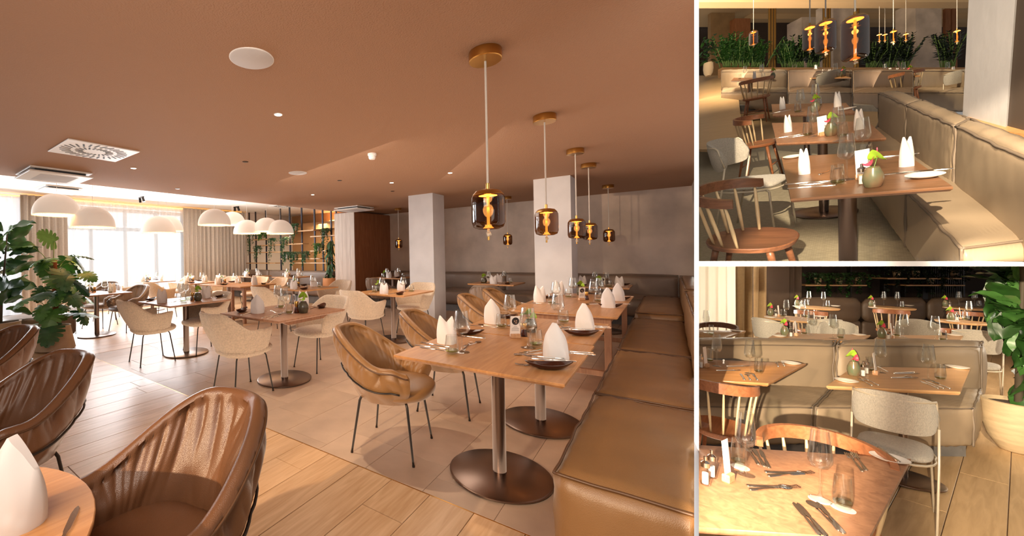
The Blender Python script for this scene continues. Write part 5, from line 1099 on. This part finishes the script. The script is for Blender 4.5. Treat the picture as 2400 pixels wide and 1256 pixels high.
# background built upright
struct('ceiling_2', MB().box(8, 60, 8, 25.0, 14.35, 14.45), 'ceiling_tan2', FC)
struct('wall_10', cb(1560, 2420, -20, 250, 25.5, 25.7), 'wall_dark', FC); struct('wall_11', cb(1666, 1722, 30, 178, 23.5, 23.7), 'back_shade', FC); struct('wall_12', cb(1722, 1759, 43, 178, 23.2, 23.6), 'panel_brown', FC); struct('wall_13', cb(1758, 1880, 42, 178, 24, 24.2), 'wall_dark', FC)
struct('trim_3', cb(1600, 2300, -40, 5, 12, 12.3), 'ceiling_tan2', FC); struct('trim_4', cb(1760, 2300, 30, 44, 23.6, 24), 'ceiling_tan2', FC)
for i, (a, b, c, d0, m_) in enumerate(((1879, 1912, 40, 21, 'plaster'), (1953, 2006, 2, 18.8, 'plaster'), (2146, 2207, 4, 18.8, 'plaster'))):
    t = thing('column', ('narrow far column left of the middle lamps', 'grey column behind the nearest smoked lamp', 'grey column behind the dark planter plants')[i], 'column', FC); add('shaft', cb(a, b, c, 170, d0, d0+.7), m_, t, 0)
for i, x in enumerate((2184, 2216, 2232)): struct('wall_1%d' % (4+i), cb(x, x+12, 20, 165, 21+i*.2, 21.1+i*.2), 'panel_brown', FC)
for i, (x, n) in enumerate(((1803, 3), (1931, 3), (2004, 2))):
    t = thing('room_divider', ('cluster of slim bronze poles left of the lamps', 'cluster of slim bronze poles behind the second lamp', 'slim bronze poles behind the nearest lamp')[i], 'divider', FC)
    for k in range(n): w = C3(x+k*6.5, 160, 17.6); v = C3(x+k*6.5, -10, 17.6); add('pole', MB().tube([w, v], .044, 10), 'brass_dull', t, 60)
# planter ledge with ZZ plants
t = thing('planter', 'long wooden planter ledge behind the back bench', 'planter', FC); add('box', cb(1693, 2262, 158, 215, 17.0, 17.2), 'plinth_oak', t, 0)
def zz(px, py, d, h, n, lab, m_, seed, w=.5):
    o_ = C3(px, py, d); t = thing('zz_plant', lab, 'plant', FC, (o_.x, o_.y, o_.z), group='feathery plants in the planter'); rnd = random.Random(seed); m = MB(); s_ = MB()
    for i in range(n):
        az = rnd.uniform(0, 6.3); sp = rnd.uniform(.1, .9)*w; H_ = h*rnd.uniform(.65, 1.05); b = Vector((rnd.gauss(0, .12), rnd.gauss(0, .06), 0)); tip = b+Vector((cos(az)*sp, sin(az)*sp*.5, H_)); md = b.lerp(tip, .5)+Vector((0, 0, .12*H_)); P = [b.lerp(md, q/4).lerp(md.lerp(tip, q/4), q/4) for q in range(5)]; P = [b*(1-u)**2+md*2*u*(1-u)+tip*u*u for u in [q/10 for q in range(11)]]
        s_.tube(P, .017, 4)
        for j in range(2, 11):
            for sg in (-1, 1):
                L = .21*(1-.3*j/10); M = orient(P[j], az+sg*1.0+rnd.uniform(-.3, .3), rnd.uniform(.1, .9), rnd.uniform(-.7, .7)); m.add([M @ Vector(v) for v in ((0, 0, 0), (L*.5, L*.26, .01), (L, 0, 0), (L*.5, -L*.26, .01))], [(0, 1, 2, 3)])
    f = add('foliage', m, m_, t, 0); f['kind'] = 'stuff'; add('stems', s_, 'stem_green', t, 180)['kind'] = 'stuff'
for i, (x, h, w, m_, lab) in enumerate(((1702, .75, .42, 'leaf_zz', 'bright feathery plant at the left end of the planter'), (1722, .85, .4, 'leaf_zz', 'second bright feathery plant in the planter'), (1745, .7, .42, 'leaf_zz', 'third feathery plant in the planter'), (1775, .65, .45, 'leaf_zz', 'feathery plant just left of the bronze poles'), (1848, .65, .45, 'leaf_zz', 'feathery plant just right of the bronze poles'), (1875, .75, .5, 'leaf_black', 'darker feathery plant behind the lamps'), (1903, .65, .45, 'leaf_black', 'dark feathery plant below the second lamp'), (2045, .65, .45, 'leaf_black', 'dark feathery plant right of the nearest lamp'), (2080, .75, .5, 'leaf_black', 'dark feathery plant in the planter middle right'), (2120, .8, .5, 'leaf_black', 'dark feathery plant before the grey column'), (2222, .95, .4, 'leaf_black', 'tall dark plant left of the big column'))): zz(x, 158, 17.4, h*1.67, 26, lab, m_, 200+i, w*1.6)
# plant and pot at far left
o_ = C3(1660, 178, 17); t = thing('potted_plant', 'dark leafy plant in a tall pale pot at the left edge', 'plant', FC, (o_.x, o_.y, o_.z)); add('pot', MB().lathe([(.09, 0), (.15, .12), (.17, .30), (.16, .55), (.001, .5)], 24), 'pot_cream', t, 40)
rnd = random.Random(31)
for i in range(70):
    az = rnd.uniform(0, 6.3); L = rnd.uniform(.15, .28); m = leaf_mb(L, L*.5, 'plain', .4, i, 4, 3); m.xf(orient(Vector((rnd.gauss(-.05, .1), rnd.gauss(0, .1), rnd.uniform(.5, 1.7))), az, rnd.uniform(-.8, .5))); add('leaf', m, 'leaf_zz' if i % 3 else 'leaf_black', t, 180)
# back bench modules
for i, (a, b, lab, m_) in enumerate(((1690, 1846, 'sunlit left module of the back bench below the planter', 'leather_sand'), (1848, 1998, 'second module of the back bench below the planter', 'leather_dark'), (2000, 2141, 'third shaded module of the back bench', 'leather_dark'), (2143, 2262, 'right module of the back bench before the big column', 'leather_sand'))):  # one leather, lighter and darker copies: sun and shade put into the colour
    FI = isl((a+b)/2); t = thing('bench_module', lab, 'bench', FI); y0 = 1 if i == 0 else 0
    pq = q2(FI, [(a, 205), (b, 205)], .45); zs = []
    for (x, y) in pq:
        lo, hi = .4, 2.
        for _ in range(30):
            md = (lo+hi)/2
            if proj(FI, (x, y, md))[1] > 166: lo = md
            else: hi = md
        zs.append(lo)
    dy = .5; n4 = [(pq[0][0], pq[0][1]), (pq[1][0], pq[1][1]), (pq[1][0], pq[1][1]+dy), (pq[0][0], pq[0][1]+dy)]
    cushion('backrest', [(x, y, .30) for x, y in n4]+[(x, y, z) for (x, y), z in zip(n4, (zs[0], zs[1], zs[1], zs[0]))], m_, t, 300+i, .03, .3, .01, 8, 'piping_grey'); cushion('seat', c8(FI, [(a, 217), (b, 217), (b, 205), (a+3, 205)], .45, .08, .45), m_, t, 305+i, .03, .2, .012, 8, 'piping_grey'); add('plinth', MB().prism(q2(FI, [(a+(14 if i == 0 else 0), 262), (b, 262), (b, 252), (a+(14 if i == 0 else 0), 252)], 0), 0, .16), 'stone_grey', t, 0)
# back tables on their own stretch of floor
for i, (xc, pts, w, tm, vs_, nps, lab) in enumerate(((1766, [(1713, 190), (1820, 188), (1806, 182), (1720, 182)], [(1746, 184), (1785, 184)], [(1734, 186), (1789, 186)], [(1811, 185)], [(1768, 187)], 'the shaded table at the sunlit bench'), (1938, [(1890, 183), (1995, 182), (1970, 176), (1883, 176)], [(1912, 179), (1958, 180)], [(1904, 180), (1965, 181)], [(1976, 180)], [(1930, 180), (1944, 181)], 'the back table left of the nearest lamp'), (2098, [(2062, 180), (2158, 178), (2144, 172), (2038, 172)], [(2074, 175), (2117, 176)], [(2063, 176), (2124, 177)], [(2132, 176)], [(2086, 176), (2103, 178)], 'the back table in the middle of the bench'), (2220, [(2215, 177), (2275, 176), (2262, 170), (2186, 170)], [(2221, 173)], [(2212, 174)], [], [(2234, 174)], 'the back table beside the big column'))):
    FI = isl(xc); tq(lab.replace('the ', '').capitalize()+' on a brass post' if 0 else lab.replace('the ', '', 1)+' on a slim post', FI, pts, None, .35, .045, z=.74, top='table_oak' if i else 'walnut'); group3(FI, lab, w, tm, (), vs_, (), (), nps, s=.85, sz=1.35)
def ch2(F, p, px, py, deg, lab, g, s=(.8, .8, 1)): h = hit(F, px, py, 0); return put(p, (h.x, h.y, 0), R(deg), lab, g, F=F, sc_=s)
ch2(isl(1772), CH_SPINL, 1772, 286, 84, 'spindle chair before the shaded table at the sunlit bench', S3, (1.0, .85, 1.1)); ch2(isl(1950), CH_WIRE, 1950, 262, 84, 'pale chair before the back table left of the nearest lamp', W3, (.95, .85, 1.1)); ch2(isl(2124), CH_SPINL, 2124, 262, 84, 'spindle chair before the back table in the middle of the bench', S3, (.95, .85, 1.15)); ch2(isl(2250), CH_WIRE, 2252, 262, 84, 'pale chair half hidden by the big column', W3, (.8, .8, 1.1))
# near tables, sofa and chairs share one pitched floor
tq('nearest walnut toned table in the upper right scene', F2, [(1853, 466), (2234, 437), (2112, 352), (1831, 368)], None, .22, .035, top='table_dark'); tq('second table behind the nearest one with a brass post', F2, [(1820, 336), (2077, 323), (2035, 284), (1809, 288)], (1931, 500), .19, .028, top='table_side'); tq('third table behind the second one', F2, [(1811, 271), (2005, 264), (1983, 241), (1808, 244)], None, .19, .025, top='table_side')
group3(F2, 'the nearest walnut toned table', [(1985, 421), (2022, 372)], [(1963, 433), (2030, 380)], [(2167, 415)], [(2046, 438)], [(2024, 420)], [(2020, 432)], [(1885, 407), (2124, 389)], s=.72, sz=1.12)
item(F2, PLATE, 1858, 370, 'white side plate behind the left napkin of the nearest walnut toned table', 'side plates', s=.62, sz=1)
group3(F2, 'the second upper table', [(1906, 320), (1965, 330)], [(1893, 319), (1975, 322)], [], [(1948, 318)], [(1929, 318)], [], [(1847, 309), (2013, 303)], s=.75, sz=1.12); group3(F2, 'the third upper table', [(1877, 262), (1912, 248)], [(1870, 264), (1918, 250)], [(1985, 257)], [(1911, 262)], [], [], [(1834, 256), (1963, 250)], s=.75, sz=1.12)
for p, x, y, r, l in ((KNIFE, 1892, 428, -.1, 'left long knife on the nearest walnut table'), (KNIFE, 1900, 438, -.1, 'front knife on the nearest walnut table'), (FORK, 1925, 430, 0, 'fork on the nearest walnut table'), (SPOON, 1948, 400, 1, 'spoon on the nearest walnut table'), (FORK, 2120, 406, -.2, 'fork by the right plate of the walnut table'), (KNIFE, 2160, 401, -.1, 'knife by the right plate of the walnut table'), (KNIFE, 2090, 366, -.1, 'far knife of the walnut table'), (KNIFE, 1845, 320, 0, 'knife on the second upper table'), (SPOON, 1880, 318, 0, 'spoon on the second upper table'), (KNIFE, 1828, 262, 0, 'knife on the third upper table')): item(F2, p, x, y, l, 'cutlery', rz=r, s=.85, sz=1)
t = thing('sofa', 'long taupe leather sofa running towards the viewer below the big column', 'sofa', F2)
tf = [(2059, 217), (2124, 245), (2240, 295), (2470, 398)]; tb = [(2104, 213), (2162, 234), (2272, 277), (2500, 362)]
for i in range(3): cushion('backrest', c8(F2, [tf[i], tf[i+1], tb[i+1], tb[i]], .80, .30, .80), 'leather_sand' if i < 3 else 'leather_dark', t, 400+i, .02, .2, .006, 12, 'piping_grey')
sf = [(2028, 352), (2125, 450), (2257, 583), (2300, 626)]; sb = [(2061, 282), (2137, 333), (2262, 416), (2400, 508)]
for i, (a, b) in enumerate(((0, 1), (1, 2))): cushion('seat', c8(F2, [sf[a], sf[b], sb[b] if i == 0 else (2440, 560), sb[a]], .45, .08, .45), 'leather_sand', t, 410+i, .02, .12, .006, 12, 'piping_grey')
t = thing('column', 'large pale column with a shaded right side above the sofa', 'column', F2); q = q2(F2, [(2256, 272), (2357, 300), (2376, 287), (2274, 261)], .78); struct('wall_17', MB().prism(q2(F2, [(2356, 296), (2520, 340), (2540, 320), (2376, 286)], .78), .70, 4.2), 'wall_taupe', F2)  # dark block added over the column's right face, shade put into its colour
add('shaft', MB().prism(q, .78, 4.2), 'plaster_pale', t, 0); add('ledge', MB().prism(q2(F2, [(2250, 278), (2358, 310), (2500, 330), (2400, 255)], .78), .70, .785), 'plinth_oak', t, 0)
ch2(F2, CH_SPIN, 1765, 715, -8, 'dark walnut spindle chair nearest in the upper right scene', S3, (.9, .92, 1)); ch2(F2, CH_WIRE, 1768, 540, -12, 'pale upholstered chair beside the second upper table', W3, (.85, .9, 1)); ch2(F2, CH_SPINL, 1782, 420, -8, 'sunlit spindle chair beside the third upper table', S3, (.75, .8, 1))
# hanging lamps
for i, (x, yt, yb_, wd_, d_, lab) in enumerate(((2004, 37, 140, 62, 3.5, 'nearest big smoked lamp in the upper right scene'), (1935, 48, 122, 47, 4.6, 'second smoked lamp left of the biggest one'), (1898, 60, 117, 32, 5.6, 'third smoked lamp partly behind the second'), (1766, 73, 105, 20, 9.6, 'small smoked lamp over the planter at left'), (2061, 79, 97, 9, 12.2, 'tiny lamp first right of the nearest lamp'), (2074, 79, 96, 9, 12.6, 'tiny lamp second right of the nearest lamp'), (2094, 71, 100, 17, 9.7, 'small smoked lamp over the dark plants'), (2123, 78, 95, 10, 12.0, 'tiny lamp left of the grey column'), (2243, 70, 98, 16, 9.7, 'small smoked lamp beside the big column'))):
    th_ = cos(math.atan((x-CX)/FPX))*1.12; r_ = wd_/2/FPX*d_*th_; h_ = (yb_-yt)/FPX*d_; top = -40 if i > 2 else -90
    drop = (yt-top)/FPX*d_; L_ = smoke_lamp(drop, 'glass_smoke_dark' if i < 4 else 'glass_smoke', True, r_, h_); w = C3(x, top, d_); put(L_, (w.x, w.y, w.z), 0, lab, 'smoked glass pendants', F=FC)

# unseen bar frames added before the sun spots to cast window-like stripes
CUR[0] = 'none'
def sun_gobo(name, a, b, dist, xs, w, hh, tr):
    A_ = _c(*a); D_ = (_c(*b)-A_).normalized(); Xd = D_.cross(cu).normalized(); Zd = Xd.cross(D_); Fw = FRAME(Xd, D_, Zd, A_+D_*dist)
    o = struct(name, MB().box(xs[0]-.1, xs[-1]+.1, -.01, .01, hh, hh+.05).box(xs[0]-.1, xs[-1]+.1, -.01, .01, -hh-.05, -hh), 'window_frame', Fw)
    for x in xs: add('mullion', MB().box(x-w, x+w, -.012, .012, -hh, hh), 'window_frame', o, 0)
    for z in tr: add('transom', MB().box(xs[0]-.1, xs[-1]+.1, -.011, .011, z-w*.8, z+w*.8), 'window_frame', o, 0)
sun_gobo('gobo_frame_3', (-1.6, .30, -1.2), (5.46, -1.1, 2.56), .95, [-.42, -.27, -.13, -.02, .10, .22, .40], .018, .5, (.16,))
sun_gobo('gobo_frame_4', (-1.6, 1.9, -1.2), (5.46, .7, 2.56), .95, [-.42, -.28, -.15, -.03, .11, .20, .34], .018, .5, (.13, -.17))
sun_gobo('gobo_frame_5', (-3.2, 1.05, -1.6), (2.2, -.9, 2.6), 1.0, [-.55, -.33, -.12, -.04, .16, .30, .52], .02, .6, (.2,))
# ================================================================== DIVIDING BOARDS BETWEEN THE THREE BOOTHS
CUR[0] = 'none'
D0 = 1.75; k = (1632.5-CX)/FPX; th = 11/FPX*D0/2
def cam2w(x, y, z): return EYE+cr*x+cu*y+cf*z
m = MB(); z1 = 27.
m.hexa([cam2w(k*D0-th, -4, D0), cam2w(k*D0+th, -4, D0), cam2w(k*z1+th, -4, z1), cam2w(k*z1-th, -4, z1), cam2w(k*D0-th, 6, D0), cam2w(k*D0+th, 6, D0), cam2w(k*z1+th, 6, z1), cam2w(k*z1-th, 6, z1)])
struct('wall_divider', m, 'divider_white', Matrix.Identity(4))
kx = 2.35; ky = (CY-618)/FPX; t2 = 12/FPX*D0/2
m = MB(); e_ = th-.0004
m.hexa([cam2w(k*D0+e_, ky*D0-t2, D0+.0005), cam2w(kx*D0, ky*D0-t2, D0+.0005), cam2w(kx*z1, ky*z1-t2, z1), cam2w(k*z1+e_, ky*z1-t2, z1), cam2w(k*D0+e_, ky*D0+t2, D0+.0005), cam2w(kx*D0, ky*D0+t2, D0+.0005), cam2w(kx*z1, ky*z1+t2, z1), cam2w(k*z1+e_, ky*z1+t2, z1)])
struct('trim_shelf', m, 'divider_white', Matrix.Identity(4))
# ------------------------------------------------------------------ everything is cut off at the booth's own boards
for o in PROTOS:
    def rm(q):
        for c in ctree(q): rm(c)
        bpy.data.objects.remove(q)
    rm(o)
bpy.context.view_layer.update()
def planes(room):
    P = []
    if room == 'main': P.append((cr-cf*((1627.-CX)/FPX), -1))
    else:
        P.append((cr-cf*((1638.-CX)/FPX), 1))
        P.append((cu-cf*((CY-612.)/FPX), 1) if room == 'two' else (cu-cf*((CY-624.)/FPX), -1))
    return P
nk = {}
for o in list(sc.objects):
    rm_ = ROOM.get(o.name)
    if o.type != 'MESH' or rm_ in (None, 'none'): continue
    mw = o.matrix_world; bb = [mw @ Vector(c) for c in o.bound_box]
    for n, sg in planes(rm_):
        d = [(p-EYE).dot(n)*sg for p in bb]
        if min(d) >= -1e-5: continue
        if max(d) < 0: bpy.data.objects.remove(o); break
        me = o.data.copy() if o.data.users > 1 else o.data; o.data = me
        bm = bmesh.new(); bm.from_mesh(me); bm.transform(mw)
        r = bmesh.ops.bisect_plane(bm, geom=bm.verts[:]+bm.edges[:]+bm.faces[:], plane_co=EYE, plane_no=n, clear_outer=sg < 0, clear_inner=sg > 0)
        es = [e for e in r['geom_cut'] if isinstance(e, bmesh.types.BMEdge)]
        if es and me.name.split('.')[0] not in ('foliage', 'leaf', 'sheer_curtain', 'drape'):
            try: bmesh.ops.holes_fill(bm, edges=es, sides=0)
            except Exception: pass
        bm.transform(mw.inverted()); empty_ = len(bm.faces) == 0; bm.to_mesh(me); bm.free()
        if empty_: bpy.data.objects.remove(o); break
bpy.context.view_layer.update()
par = {c.parent.name for c in sc.objects if c.parent}
for _ in range(2):
    for o in list(sc.objects):
        if o.type == 'EMPTY' and not o.children: bpy.data.objects.remove(o)
